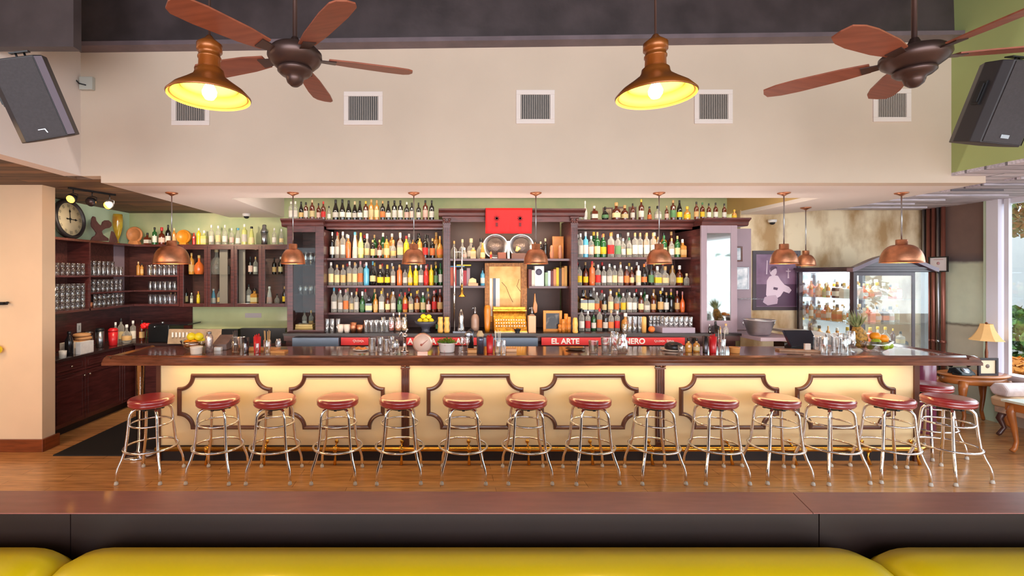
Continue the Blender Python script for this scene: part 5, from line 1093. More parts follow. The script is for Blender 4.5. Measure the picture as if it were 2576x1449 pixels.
for i,px in enumerate((1108,1124)):
    m=MB(); x=X(px,6.20); m.lathe([(1e-7,0),(.034,0),(.038,.03),(.030,.08),(.038,.12),(.030,.16),(.034,.20),(.028,.205),(1e-7,.15)],(x,6.20,ZCT),16); setp(m.build('tiki_mug',MC['yellow tiki glaze']),['left','right'][i]+' yellow tiki mug behind the herb pot','mug','tiki mugs')
# tall silver absinthe tower
t=thing('drip_tower','tall chrome and glass drip tower left of gilt mirror','drip tower',(X(1160,6.28),6.28,ZCT)); xa,xb=X(1143,6.28),X(1162,6.28)
m=MB(); m.tube([(xa,6.28,ZCT),(xa,6.28,Z(622,6.28))],.012,8); m.tube([(xb,6.28,Z(742,6.28)),(xb,6.28,Z(622,6.28))],.012,8); m.tube([(xa,6.28,Z(634,6.28)),(xb,6.28,Z(634,6.28))],.006,8); m.build('tower_posts',M_chrome,t)
m=MB(); m.lathe([(.01,.18),(.014,.10),(.020,.03),(.05,0),(.052,-.006),(.01,-.01)],(xb,6.28,Z(745,6.28)),20); m.build('brass_funnel',M_brass,t)
m=MB(); m.lathe([(.04,0),(.045,.02),(.045,.06),(.03,.12),(.04,.2),(.02,.26),(.012,.3)],(X(1160,6.26),6.26,ZCT),16); m.build('glass_bulb',M_glass,t)
m=MB(); m.box(xa-.02,xb+.05,6.22,6.34,ZCT,ZCT+.012); m.build('base_plate',M_steel,t)
# tower contents: glass stacks and small things
for i in range(4):
    for l,(z,hh,nm) in enumerate(((1.991,.18,'upper'),(1.601,.12,'middle'))):
        glass('snifter' if l==0 else 'tumbler',-1.895+.072*i,6.45,z,hh,'glass in left tower, %s from left, %s shelf'%(ORD[i],nm),'glasses in the left tower',r=.033)
for i in range(3): bottle(-1.88+.09*i,6.6,ZCT,.26,['1cWk','1cTt','5tCk'][i],'bottle at the foot of left tower, %s from left'%ORD[i],'bottles in the left tower')
M_boxw=mat('cigar box',(222,180,110),.5,var=.06,scale=10)
for k in range(3): boxobj(X(745,6.4)+.004*k,X(790,6.4)-.003*k,6.34,6.50,ZCT+.031*k+.0003,ZCT+.031*k+.030,M_boxw,'cigar_box','tan cigar box, %s from bottom of stack in left tower'%ORD[k],'box',.002,'cigar boxes')
m=MB(); m.lathe([(1e-7,0),(.02,0),(.05,.08),(.046,.08),(.018,.01)],(-1.80,6.62,1.991),16); setp(m.build('brass_cup',M_brass),'brass cup on the upper shelf of left tower','cup')
# glassware and things on the back bar counter
def cr(px,Y=6.30): return X(px,Y)
for i,px in enumerate((822,835,850)): glass('highball',cr(px),6.32,ZCT,.17,'tall clear glass, %s from left, on counter beside left tower'%ORD[i],'glasses on the back bar counter',r=.032)
for i,(px,h,mt,nm) in enumerate(((857,.105,M_card,'cream stacked cup, left'),(873,.105,M_card,'cream stacked cup, right'),(889,.13,M_copper,'large copper mug'),(905,.10,M_copper,'small copper mug'))):
    m=MB(); m.lathe([(1e-7,0),(.032,0),(.040,h*.5),(.043,h),(.039,h),(.034,.01),(1e-7,.01)],(cr(px,6.22),6.22,ZCT),18); setp(m.build('mug',mt),nm+' on counter below left bay','mug','mugs below the left bay')
for i,px in enumerate((921,934,947,960,973)): glass('mixing',cr(px,6.24),6.24,ZCT,.16,'clear mixing glass, %s from left, counter below left bay'%ORD[i],'glasses on the back bar counter',r=.036)
for i,(px,col,nm) in enumerate(((964,(240,200,80),'yellow'),(984,(214,90,60),'red'),(1002,(236,150,70),'orange'),(1018,(220,180,120),'amber'))):
    x=cr(px,6.34); o=glass('jar',x,6.34,ZCT,.19,'glass jar of %s syrup on counter below left bay'%nm,'syrup jars',name='syrup_jar',cat='jar',r=.045); m=MB(); m.lathe([(1e-7,.08),(.90,.08),(.90,.66),(1e-7,.66)],(0,0,0),14)
    me=bpy.data.meshes.new('syrup'); me.from_pydata(m.v,[],m.f); me.materials.append(mat('syrup '+nm,col,.2)); q=bpy.data.objects.new('syrup',me); COL.objects.link(q); q.parent=o
boxobj(cr(920,6.16),cr(984,6.16),6.13,6.40,ZCT+.001,ZCT+.012,mat('cutting board tan',(206,150,84),.5),'cutting_board','tan edged board on counter below left bay','board') if False else None
# dark bowl with lemons
x=cr(1071,6.24); t=thing('fruit_bowl','dark footed bowl of lemons on the back bar','bowl',(x,6.24,ZCT)); m=MB(); m.lathe([(1e-7,0),(.07,0),(.05,.03),(.06,.07),(.13,.11),(.15,.15),(.145,.15),(.12,.12),(1e-7,.09)],(x,6.24,ZCT),28); m.build('bowl_body',mat('dark slate bowl',(66,66,78),.4),t)
M_lem=mat('lemon skin',(238,214,30),.45,var=.05,scale=20,bump=.1,bscale=80)
def lemon(x,y,z,r,label,group,mt=M_lem,name='lemon',sx=1.25):
    m=MB(); m.lathe([(1e-7,-1.18*r),(.22*r,-1.1*r),(.7*r,-.75*r),(.97*r,-.3*r),(1.0*r,0),(.97*r,.3*r),(.7*r,.75*r),(.22*r,1.1*r),(1e-7,1.18*r)],(x,y,z),14,rot=Matrix.Rotation(PI/2,3,'Y')); return setp(m.build(name,mt),label,name.split('_')[-1],group)
for i,(dx,dy,dz) in enumerate(((-.07,-.02,.155),(.0,-.045,.155),(.07,-.02,.155),(-.03,-.03,.21),(.04,-.02,.205))): lemon(x+dx,6.24+dy,ZCT+dz,.033,'lemon in the dark bowl, %s'%['left of lower layer','centre of lower layer','right of lower layer','upper left one','upper right one'][i],'lemons in the dark bowl')
for i,px in enumerate((1585,1598,1611)): glass('highball',cr(px),6.32,ZCT,.20,'tall clear glass, %s from left, on counter below right bay'%ORD[i],'glasses on the back bar counter',r=.03)
glass('highball',cr(1571,6.22),6.22,ZCT,.11,'short glass with yellow drink beside tall glasses','glasses on the back bar counter',r=.03)
m=MB(); m.lathe([(1e-7,0),(.028,0),(.030,.19),(.024,.205),(1e-7,.21)],(cr(1620,6.22),6.22,ZCT),16); setp(m.build('pepper_mill',mat('amber candle',(232,176,100),.4)),'amber cylinder candle on counter below right bay','candle')
m=MB(); m.ball((cr(1639,6.22),6.22,ZCT+.042),.042,16,10,1,1,1); setp(m.build('orange',mat('orange skin',(236,120,50),.45)),'round orange fruit beside the amber candle','fruit')
for r in range(2):
    for i in range(4): glass('highball',cr(1636+i*9.5,6.40),6.40,ZCT+r*.101,.10,'stacked clear glass, %s from left, %s row, below right bay'%(ORD[i],['lower','upper'][r]),'glass stack below the right bay',r=.024)
rk=boxobj(cr(1660,6.22),cr(1742,6.22),6.15,6.42,ZCT,ZCT+.07,mat('lavender glass rack',(160,144,160),.45),'glass_rack','lavender grey glass rack on counter below right bay','rack',.004)
for r in range(2):
    for i in range(6): glass('tumbler',cr(1670+i*12.5,6.30),6.30-.05+.1*r,ZCT+.071,.13,'clear tumbler, %s from left, %s row, on the lavender rack'%(ORD[i],['front','back'][r]),'glasses on the lavender rack',r=.030)
# lower open area on counter at right: silver tub
YT=5.97
x=3.985; t=thing('steel_tub','oval steel ice tub on the lavender worktop','tub',(x,YT,ZCT-.005)); m=MB(); m.open_lathe([(.10,0),(.12,.02),(.17,.19),(.18,.195),(.178,.20),(.165,.19),(.11,.025),(1e-7,.02)],(x,YT,ZCT-.005),28); m.lathe([(1e-7,0),(.10,0),(.10,.004),(1e-7,.004)],(x,YT,ZCT-.005),28); m.build('tub_body',mat('galvanised steel',(190,188,194),.3,.9,var=.1,scale=12,bump=.2,bscale=20),t,fix=False)
m=MB(); m.tube([(x-.175,YT,ZCT+.17),(x-.20,YT,ZCT+.16),(x-.19,YT,ZCT+.12)],.005,6); m.tube([(x+.175,YT,ZCT+.17),(x+.20,YT,ZCT+.16),(x+.19,YT,ZCT+.12)],.005,6); m.build('handle',M_steel,t)
for i,(px,hh,c) in enumerate(((1785,.12,'1kNw'),(1800,.16,'3kNk'),(1812,.10,'5tCt'),(1826,.13,'8cNt'))): bottle(X(px,6.08),6.08,ZCT,hh,c,'small flask, %s from left, on worktop before the mirror tower'%ORD[i],'small things before the mirror tower')
# ---------------- things on the bar top ----------------
ZT0=1.0755
def bx(px,Y=4.86): return X(px,Y)
def lab(o,l,c,g=None): return setp(o,l,c,g)
# glass bowl of citrus
x=bx(489,5.0); glass('bowl',x,5.0,ZT0,.10,'clear glass bowl holding lemons and oranges on bar top','bowls on the bar','bowl',name='glass_bowl',r=.135)
M_org=mat('orange peel',(244,150,20),.45,var=.06,scale=20,bump=.1,bscale=90)
for i,(dx,dy,dz,mt,l) in enumerate(((-.05,-.02,.06,M_org,'orange at left in the citrus bowl'),(.02,-.05,.062,M_org,'orange at front in the citrus bowl'),(.06,.02,.07,M_lem,'lemon at right in the citrus bowl'),(-.02,.04,.08,M_lem,'lemon at back in the citrus bowl'),(-.02,-.01,.125,M_lem,'lemon on top left of the citrus bowl'),(.045,-.01,.125,M_lem,'lemon on top right of the citrus bowl'))):
    lemon(x+dx*1.2,5.0+dy*1.2,ZT0+dz*1.12,.043,l,'citrus in the glass bowl',mt,'lemon' if mt is M_lem else 'orange')
M_ram=mat('cream ceramic',(240,220,200),.35)
def cup(px,Y,r,h,mt,name,label,cat,grp=None):
    m=MB(); m.lathe([(1e-7,0),(r*.88,0),(r*.92,.003),(r,h*.85),(r*1.04,h*.88),(r*1.04,h),(r*.92,h),(r*.86,.01),(1e-7,.01)],(X(px,Y),Y,ZT0),24); return lab(m.build(name,mt),label,cat,grp)
cup(494,4.74,.056,.075,M_ram,'ramekin','cream ramekin in front of the citrus bowl','ramekin')
t=thing('cocktail_shaker','patterned silver shaker beside the citrus bowl','cocktail shaker',(bx(526),4.86,ZT0)); 
m=MB(); m.lathe([(1e-7,0),(.036,0),(.034,.07),(.040,.12),(.036,.16),(.022,.185)],(bx(526),4.86,ZT0),20); m.build('body',mat('etched silver',(214,196,190),.3,.8,var=.3,scale=50),t); m=MB(); m.lathe([(.022,.185),(.024,.20),(.014,.21),(1e-7,.212)],(bx(526),4.86,ZT0),16); m.build('lid',M_steel,t)
m=MB()
t=thing('card_terminal','grey slanted card printer at left on bar top','terminal',(X(556,5.05),5.05,ZT0)); m=MB(); m.prism([(4.98,ZT0),(5.16,ZT0),(5.16,ZT0+.14),(4.98,ZT0+.06)],'x',X(542,5.05),X(577,5.05)); m.build('terminal_body',mat('grey brown plastic',(110,90,84),.45,var=.2,scale=12),t,bevel=.004); m=MB(); m.box(X(545,5.0),X(562,5.0),4.94,4.985,ZT0,ZT0+.035); m.build('paper_roll',M_white,t)
def tallcup(px,h,mt,label,name='bar_cup',Y=4.80,r=.035,grp='tall bar cups'):
    m=MB(); x=X(px,Y); m.lathe([(1e-7,0),(r*.8,0),(r*.84,.004),(r,h),(r*.93,h),(r*.76,.01),(1e-7,.01)],(x,Y,ZT0),20); o=m.build(name,mt); WO[o.name]=Vector(o.location); return lab(o,label,'cup',grp)
def sticks(o,px,h0,h1,Y,n,mt,r=.0022,spread=.02,part='straws'):
    m=MB(); x=X(px,Y)
    for k in range(n):
        a=k*2.399; c,s=math.cos(a)*spread*(.4+.6*((k*37)%10)/10),math.sin(a)*spread*(.4+.6*((k*37)%10)/10)
        m.tube([(x+c*.6,Y+s*.6,ZT0+h0),(x+c,Y+s,ZT0+h1+.01*(k%3))],r,5)
    q=m.build(part,mt,o); q['kind']='stuff'; return q
t=thing('mixing_jar','clear glass jar with steel spoons inside near left of bar','jar',(bx(593),4.86,ZT0)); m=MB(); m.open_lathe([(1e-7,0),(.040,0),(.042,.15),(.038,.15),(.036,.01),(1e-7,.01)],(bx(593),4.86,ZT0),18); m.build('jar_body',M_glass,t); sticks(t,593,.01,.20,4.86,6,M_steel,.003,.028,'spoons')
m=MB(); m.box(bx(583,4.86),bx(606,4.86),4.78,4.94,ZT0-.0,ZT0+.012)
cd=thing('caddy_tray','wooden tray under straws and red cup at left','tray',(X(645,4.86),4.86,ZT0)); BX(X(610,4.86),X(690,4.86),4.90,5.06,ZT0,ZT0+.018).build('tray_board',mat('light oak tray',(216,150,84),.45),cd,bevel=.003)
tallcup(618,.155,mat('smoked steel',(92,86,90),.25,.9),'dark steel jigger cup left of the left red cup')
def redcup(px,label,Y=4.80):
    o=tallcup(px,.165,M_redp,label,r=.037); sticks(o,px,.01,.172,Y,14,mat('red straws',(210,30,36),.4),.003,.027); return o
redcup(647,'red cup packed with straws, left one on the bar')
def strawglass(px,label,col,h=.13,hs=.22,Y=4.80):
    o=glass('highball',X(px,Y),Y,ZT0,h,label,'glasses with straws on the bar',r=.036)
    q=MB(); 
    for k in range(5):
        a=k*1.3; q.tube([(.5*math.cos(a),.5*math.sin(a),.08),(.85*math.cos(a),.85*math.sin(a),hs/h+.05*(k%2))],.07,5,smooth=False)
    me=bpy.data.meshes.new('straws'); me.from_pydata(q.v,[],q.f); me.materials.append(col); s=bpy.data.objects.new('straws',me); COL.objects.link(s); s.parent=o; return o
M_wst=mat('white straws',(236,226,214),.4)
strawglass(672,'glass with pale sticks right of the left red cup',mat('wood sticks',(226,176,110),.5))
for i,(px,nm) in enumerate(((603,'beside the spoon jar'),(631,'between steel jigger and red cup'),(661,'just right of left red cup'))): glass('highball',X(px,4.93),4.78+.0,ZT0,.10,'small clear glass %s'%nm,'small glasses on the bar',r=.020) if i!=0 else glass('mixing',X(607,5.1),5.12,ZT0,.12,'clear mixing glass behind the left wooden tray','small glasses on the bar',r=.033)
t=thing('wooden_board','thin tan wooden board on the bar near left straws','board',(X(702,4.86),4.86,ZT0)); m=MB(); m.prism([(X(686,4.86),4.80),(X(722,4.86),4.78),(X(722,4.86),4.90),(X(690,4.86),4.90)],'z',ZT0,ZT0+.018); m.build('board',MC['light oak tray'],t); 
glass('jar',X(700,5.1),5.1,ZT0,.10,'small jar with tan lid behind the wooden board','jars on the bar',r=.03)
# plate of limes etc.
def plate(px,Y,r,mt,label,stuffs=None):
    x=X(px,Y); t=thing('plate',label,'plate',(x,Y,ZT0)); m=MB(); m.lathe([(1e-7,0),(r*.6,0),(r,.014),(r*.98,.018),(r*.6,.006),(1e-7,.006)],(x,Y,ZT0),28); m.build('plate_dish',mt,t); return t
t=plate(908,4.96,.085,M_ram,'shallow dish with folded orange peel at centre left')
m=MB(); x=X(908,4.96)
for k in range(7): m.ball((x-.04+.013*k,4.96+.012*math.sin(k*2),ZT0+.022+.008*math.sin(k*1.1)),.017,8,6,1.2,.8,.7)
m.build('orange_peel',mat('dried peel',(226,140,70),.5,var=.2,scale=20),t)['kind']='stuff'
glass('mixing',X(936,4.84),4.84,ZT0,.145,'tall clear pint glass right of the peel dish','glasses on the bar centre left',r=.038)
for i,(px,Y,h,k) in enumerate(((957,4.88,.15,'highball'),(972,4.80,.14,'mixing'),(984,4.92,.15,'highball'),(994,4.80,.13,'snifter'))): glass(k,X(px,Y),Y,ZT0,h,'clear glass, %s from left, in cluster beside the chrome tap'%ORD[i],'glass cluster beside the chrome tap')
t=thing('juicer','chrome lever citrus press on bar top at centre left','citrus press',(X(1018,4.86),4.86,ZT0)); x=X(1018,4.86)
m=MB(); m.lathe([(1e-7,0),(.045,0),(.045,.012),(.02,.02),(.018,.14),(.03,.15),(.03,.175),(.012,.19),(1e-7,.192)],(x,4.86,ZT0),18); m.build('press_column',M_chrome,t); m=MB(); m.tube([(x-.01,4.86,ZT0+.18),(x-.035,4.84,ZT0+.205),(x-.06,4.84,ZT0+.15)],.007,8); m.tube([(x,4.86,ZT0+.18),(x+.025,4.85,ZT0+.225)],.006,8); m.ball((x+.026,4.85,ZT0+.23),.012); m.build('lever',M_chrome,t)
# round scale
x=X(1063,4.76); t=thing('kitchen_scale','round copper dial scale standing on bar at centre left','scale',(x,4.76,ZT0)); R9=Matrix.Rotation(PI/2,3,'X')
m=MB(); m.lathe([(1e-7,-.05),(.094,-.05),(.1,-.04),(.1,.0),(.094,.004),(1e-7,.004)],(x,4.76,ZT0+.103),40,rot=R9); m.box(x-.05,x+.05,4.75,4.81,ZT0,ZT0+.02); m.build('scale_body',mat('rose copper dial',(226,170,146),.28,.6,coat=.3),t)
m=MB(); m.lathe([(1e-7,0),(.086,0),(.086,.003),(1e-7,.003)],(x,4.755,ZT0+.103),36,rot=R9); dl=m.build('dial_face',mat('pink dial face',(236,196,176),.4),t)
m=MB(); m.prism([(x-.016,ZT0+.088),(x-.008,ZT0+.080),(x+.052,ZT0+.136),(x+.050,ZT0+.138)],'y',4.748,4.751); m.lathe([(1e-7,0),(.012,0),(.010,.006),(1e-7,.006)],(x-.012,4.752,ZT0+.088),12,rot=R9); m.build('pointer',mat('red brown pointer',(176,84,64),.4),dl)
# herb pot
x=X(1124,4.86); t=thing('herb_pot','white floral pot of bright green herbs on the bar','potted plant',(x,4.86,ZT0)); m=MB(); m.lathe([(1e-7,0),(.070,0),(.078,.01),(.086,.085),(.092,.09),(.092,.098),(.080,.098),(.075,.02),(1e-7,.02)],(x,4.86,ZT0),28); m.build('pot',mat('floral porcelain',(236,220,214),.3,rgb2=(204,92,100),scale=14,lo=.30,hi=.42),t)
m=MB(); random.seed(9)
for k in range(420):
    a=random.uniform(0,6.28); r=random.uniform(0,1)**.5*.10; px_,py_=x+r*math.cos(a),4.86+r*.8*math.sin(a); z0=ZT0+.095+random.uniform(0,.055)*(1-(r/.12)**2); s=random.uniform(.008,.014); b=random.uniform(0,6.28)
    u=Vector((math.cos(b),math.sin(b),random.uniform(-.5,.8))).normalized()*s; v=Vector((-math.sin(b),math.cos(b),random.uniform(-.4,.4))).normalized()*s*.6
    p=Vector((px_,py_,z0)); m.add([p-u,p+v,p+u,p-v],[(0,1,2,3)])
q=m.build('herb_leaves',mat('fresh herb green',(130,176,40),.6,rgb2=(84,134,30),scale=30),t,fix=False); q['kind']='stuff'
for i,px in enumerate((1163,1176)): glass('wine',X(px,4.86),4.86,ZT0,.15,'clear stemmed glass, %s of two, right of the herb pot'%['left','right'][i],'stemmed glasses by the herb pot',r=.026)
t=thing('garnish_tray','small pale wooden garnish tray left of the dark pepper mill','tray',(X(1192,4.84),4.84,ZT0)); m=MB(); m.box(X(1176,4.84),X(1201,4.84),4.78,4.90,ZT0,ZT0+.032); m.build('tray_box',MC['light oak tray'],t,bevel=.003)
x=X(1208,4.78)
t=thing('shaker_tin','tall grey shaker with dark and wooden cap left of centre','shaker',(x,4.78,ZT0)); m=MB(); m.lathe([(1e-7,0),(.034,0),(.034,.12),(.036,.13),(.036,.17)],(x,4.78,ZT0),20); m.build('body',mat('blue grey metal',(112,110,128),.3,.8,var=.15,scale=20),t); m=MB(); m.lathe([(.036,.17),(.038,.19),(.026,.205),(.020,.225),(1e-7,.228)],(x,4.78,ZT0),16); m.build('cap',mat('tan cap',(216,184,140),.5),t)
m=MB(); x=X(1214,5.12)
t=thing('bar_tap','black bar hand pump behind the tall grey shaker','tap',(X(1185,5.12),5.12,ZT0)); m=MB(); x=X(1185,5.12); m.lathe([(1e-7,0),(.03,0),(.026,.10),(.035,.15),(.035,.19),(.01,.21),(1e-7,.212)],(x,5.12,ZT0),16); m.tube([(x,5.12,ZT0+.17),(x-.05,5.05,ZT0+.16),(x-.055,5.05,ZT0+.12)],.012,8); m.build('pump_body',mat('gunmetal',(70,70,78),.3,.8),t); m=MB(); m.lathe([(.012,-.008),(.045,-.006),(.045,.006),(.012,.008)],(x-.03,5.03,ZT0+.15),16,rot=R9); m.build('star_wheel',M_steel,t)
redcup(1232,'red cup packed with straws, centre one on the bar')
strawglass(1252,'glass with white straws right of centre red cup',M_wst)
glass('highball',X(1267,4.78),4.78,ZT0,.13,'plain tall clear glass beside the white straw glass','glasses with straws on the bar',r=.022)
t=thing('wooden_coaster_stack','short stack of pale wooden coasters at bar centre','coasters',(X(1284,4.9),4.9,ZT0)); BX(X(1272,4.9),X(1298,4.9),4.86,4.94,ZT0,ZT0+.030).build('coasters',mat('pale coaster wood',(232,176,130),.5),t,bevel=.003)
t=plate(1447,5.0,.10,mat('dark slate dish',(80,58,44),.4),'dark leaf dish with peel right of bar centre'); m=MB(); x=X(1450,5.0)
for k in range(6): m.ball((x-.05+.02*k,5.0,ZT0+.028),.016,8,6,1.6,.8,.5)
m.build('orange_peel',MC['dried peel'],t)['kind']='stuff'
for i,(px,Y,h,r,k,l) in enumerate(((1493,4.80,.125,.048,'mixing','wide clear mixing glass, left of three large glasses'),(1525,4.78,.160,.052,'mixing','tall clear mixing glass, middle of three large glasses'),(1565,4.80,.19,.062,'pitcher','clear round glass pitcher, right of three large glasses'))):
    o=glass(k,X(px,Y),Y,ZT0,h,l,'three large glasses on the bar',r=r)
glass('snifter',X(1546,5.0),5.0,ZT0,.19,'tall stemmed goblet behind the three large glasses','goblets on the bar',r=.05)
t=plate(1691,4.96,.115,M_ram,'cream plate under dark round lid on the bar'); x=X(1695,4.96); m=MB(); m.lathe([(.085,.018),(.09,.03),(.088,.055),(.07,.075),(.04,.085),(1e-7,.086)],(x,4.96,ZT0),28); m.build('dark_cover',mat('black cover',(30,24,26),.3),t)
glass('tumbler',X(1712,4.82),4.82,ZT0,.07,'small tumbler of amber drink beside the dark lid','small glasses right of centre',r=.026)
for i,px in enumerate((1732,1752)): bottle(X(px,4.86),4.86,ZT0,.14,['8tNk','8tCk'][i],'small amber bitters bottle, %s of two, near right red cup'%['left','right'][i],'bitters bottles on the bar')
o=tallcup(1742,.13,MC['smoked steel'],'smoked steel cup behind the bitters bottles',Y=4.99)
o=tallcup(1774,.17,MC['smoked steel'],'tall dark steel cup left of the right red cup',Y=4.80,r=.028)
redcup(1793,'red cup packed with straws, right one on the bar')
strawglass(1816,'wide glass with white straws right of right red cup',M_wst,.14,.23)
cup(1848,4.80,.048,.060,mat('honey wood cup',(222,150,84),.45),'wooden_bowl','small honey coloured wooden bowl right of straw glass','bowl')
# tills at right
t=thing('payment_terminal','black point of sale screen on the bar at right','screen',(X(2010,5.15),5.15,ZT0)); m=MB(); m.prism([(5.02,ZT0+.03),(5.14,ZT0+.19),(5.17,ZT0+.18),(5.06,ZT0+.02)],'x',X(1978,5.1),X(2048,5.1)); m.build('screen_panel',mat('navy black screen',(24,28,40),.15,coat=.3),t,bevel=.004)
m=MB(); m.box(X(1985,5.15),X(2040,5.15),5.12,5.22,ZT0,ZT0+.04); m.build('stand_base',M_black,t)
t=thing('menu_board','tan clipboard menus leaning before the black screen','menus',(X(1990,4.93),4.93,ZT0)); m=MB(); m.prism([(X(1952,4.95),4.90),(X(2036,4.95),4.80),(X(2040,4.95),4.88),(X(1956,4.95),4.99)],'z',ZT0,ZT0+.02); m.build('tray_board',mat('tan leather menu',(176,132,100),.5,var=.2,scale=12),t,bevel=.002); m=MB(); m.box(X(2018,4.9),X(2032,4.9),4.86,4.88,ZT0+.021,ZT0+.085); m.build('card_holder',mat('cream card',(226,206,190),.5),t)
t=thing('console_top','grey beige slanted counter lid behind the black screen','counter lid',(X(1990,5.6),5.6,1.05)); m=MB(); m.prism([(4.36,ZT0+.055),(4.80,ZT0+.035),(4.80,ZT0+.065),(4.36,ZT0+.085)],'y',5.35,6.3); m.box(4.5,4.7,5.6,6.1,ZT0,ZT0+.045); m.build('lid_panel',mat('beige steel lid',(196,184,168),.35,.4),t)
for i,(px,Y,h,k) in enumerate(((2055,4.90,.15,'mixing'),(2072,4.78,.165,'highball'),(2086,4.94,.17,'mixing'),(2102,4.78,.17,'mixing'),(2114,4.96,.18,'wine'),(2124,4.76,.15,'highball'))): glass(k,X(px,Y),Y,ZT0,h,'clear glass, %s from left, in cluster beside the fruit bowl'%ORD[i],'glass cluster beside the fruit bowl',r=.034)
glass('snifter',X(2141,4.88),4.88,ZT0,.21,'tall goblet touching left side of the fruit bowl','goblets on the bar',r=.045)
# cut glass fruit bowl with pineapple
x0,y0=X(2195,4.90),4.90
glass('bowl',x0,y0,ZT0,.115,'cut glass bowl of fruit at the bar right end','bowls on the bar','bowl',name='glass_bowl',r=.165)
def pine():
    t=thing('pineapple','pineapple with spiky green crown standing in fruit bowl','pineapple',(x0-.10,y0+.02,ZT0+.04)); rot=Matrix.Rotation(-.25,3,'Y')
    m=MB(); v=[];f=[]; nn=14
    c=Vector((x0-.09,y0+.02,ZT0+.04)); H=.22
    for i in range(11):
        z=i/10*H; r=.062*math.sin(PI*(.14+.76*i/10))**.6
        for k in range(nn):
            a=2*PI*(k+.5*(i%2))/nn; rr=r*(1+.07*((k+i)%2)); v.append(tuple(c+rot@Vector((rr*math.cos(a),rr*math.sin(a),z))))
    for i in range(10):
        for k in range(nn): f.append((i*nn+k,i*nn+(k+1)%nn,(i+1)*nn+(k+1)%nn,(i+1)*nn+k))
    f.append(tuple(10*nn+k for k in range(nn))); f.append(tuple(range(nn-1,-1,-1)))
    m.add(v,f,False); m.build('fruit_body',mat('pineapple skin',(206,150,60),.6,rgb2=(120,90,40),scale=40,bump=.6,bscale=60),t)
    m=MB(); top=c+rot@Vector((0,0,H-.01))
    for k in range(30):
        a=k*2.4; lv=k/30; l=.10+.10*lv; sp=.10*(1-lv)+.012; d=rot@Vector((math.cos(a)*sp,math.sin(a)*sp,l)); s=Vector((-math.sin(a),math.cos(a),0))*.011
        b=top+Vector((math.cos(a),math.sin(a),0))*.014; mid=b+d*.5+Vector((math.cos(a),math.sin(a),0))*.006; m.add([b-s,b+s,mid+s*.8,b+d,mid-s*.8],[(0,1,2,3,4)])
    m.build('leaf_crown',mat('pineapple leaf',(120,134,84),.5,rgb2=(170,170,120),scale=20),t,fix=False)
pine()
def fruit(dx,dy,dz,r,mt,label,nm,s=1.0):
    m=MB(); m.lathe([(1e-7,-.94*r*s),(.5*r,-.86*r*s),(.9*r,-.42*r*s),(r,0),(.92*r,.42*r*s),(.55*r,.82*r*s),(.16*r,.90*r*s),(1e-7,.84*r*s)],(x0+dx,y0+dy,ZT0+dz),16); return lab(m.build(nm,mt),label,nm,'fruit in the cut glass bowl')
M_or2=mat('orange fruit skin',(248,150,20),.4,bump=.1,bscale=90); M_grn=mat('green apple skin',(150,170,40),.35,var=.15,scale=6); M_pch=mat('peach skin',(240,130,90),.45,var=.15,scale=6)
fruit(.01,-.02,.155,.048,M_or2,'orange highest in the fruit bowl','orange'); fruit(.07,-.04,.135,.047,M_or2,'orange right of the highest one in fruit bowl','orange'); fruit(.125,.02,.135,.040,M_pch,'pinkish peach at right of the fruit bowl','peach')
fruit(-.045,-.09,.105,.042,M_grn,'green apple at left front of the fruit bowl','apple'); fruit(.02,-.11,.07,.038,M_grn,'green apple lowest at front of the fruit bowl','apple'); fruit(-.07,-.05,.06,.036,M_grn,'green apple lowest at left of the fruit bowl','apple'); fruit(.07,-.11,.075,.034,M_grn,'green apple at front right of the fruit bowl','apple')
# ---------------- framed photograph ----------------
M_pur=mat('mauve print',(150,118,146),.35,rgb2=(124,92,122),scale=5); M_ltp=mat('pale print tone',(226,206,222),.4); M_dkp=mat('dark print tone',(92,66,90),.4)
YPc=YR-.002; xa,xb,za,zb_=X(1892,YPc),X(2012,YPc),Z(780,YPc),Z(631,YPc)
t=frame(xa,xb,za,zb_,YPc,'large dark framed mauve photograph of a seated person','picture',mat('dark frame wood',(72,58,66),.35),M_pur,.05)
BX(xa+.05,xb-.05,YPc-.0095,YPc-.0082,za+.05,zb_-.05)
def flat(pts,mt,d,nm):
    m=MB(); m.prism([(X(a,YPc),Z(b,YPc)) for a,b in pts],'y',YPc-.009-d,YPc-.0085-d); o=m.build(nm,mt,t); return o
flat([(1902,715),(2003,715),(2003,770),(1902,770)],M_dkp,0,'print_table')
flat([(1926,742),(1928,706),(1934,696),(1944,692),(1956,694),(1962,704),(1972,716),(1984,722),(1990,730),(1984,738),(1970,733),(1962,745),(1950,752),(1934,755)],M_ltp,.0006,'print_figure')
flat([(1944+9*math.cos(a*PI/7),683+11*math.sin(a*PI/7)) for a in range(14)],M_ltp,.0012,'print_head')
flat([(1936,676),(1940,670),(1950,669),(1955,675),(1948,676),(1940,681),(1937,686)],M_dkp,.0018,'print_hair')
flat([(1945,722),(1956,724),(1954,730),(1944,728)],M_dkp,.0018,'print_sleeve')
flat([(1918,760),(1922,748),(1932,744),(1950,742),(1956,752),(1954,764),(1930,768)],mat('mid print tone',(196,172,192),.4),.0012,'print_glassware')
flat([(1926,690),(1928,655),(1930,655),(1929,690)],M_ltp,.0006,'print_column'); flat([(1980,700),(1981,684),(1976,683),(1976,681),(1981,681),(1981,676),(1983,676),(1983,681),(1988,681),(1988,683),(1983,684),(1984,700)],M_ltp,.0006,'print_cross')
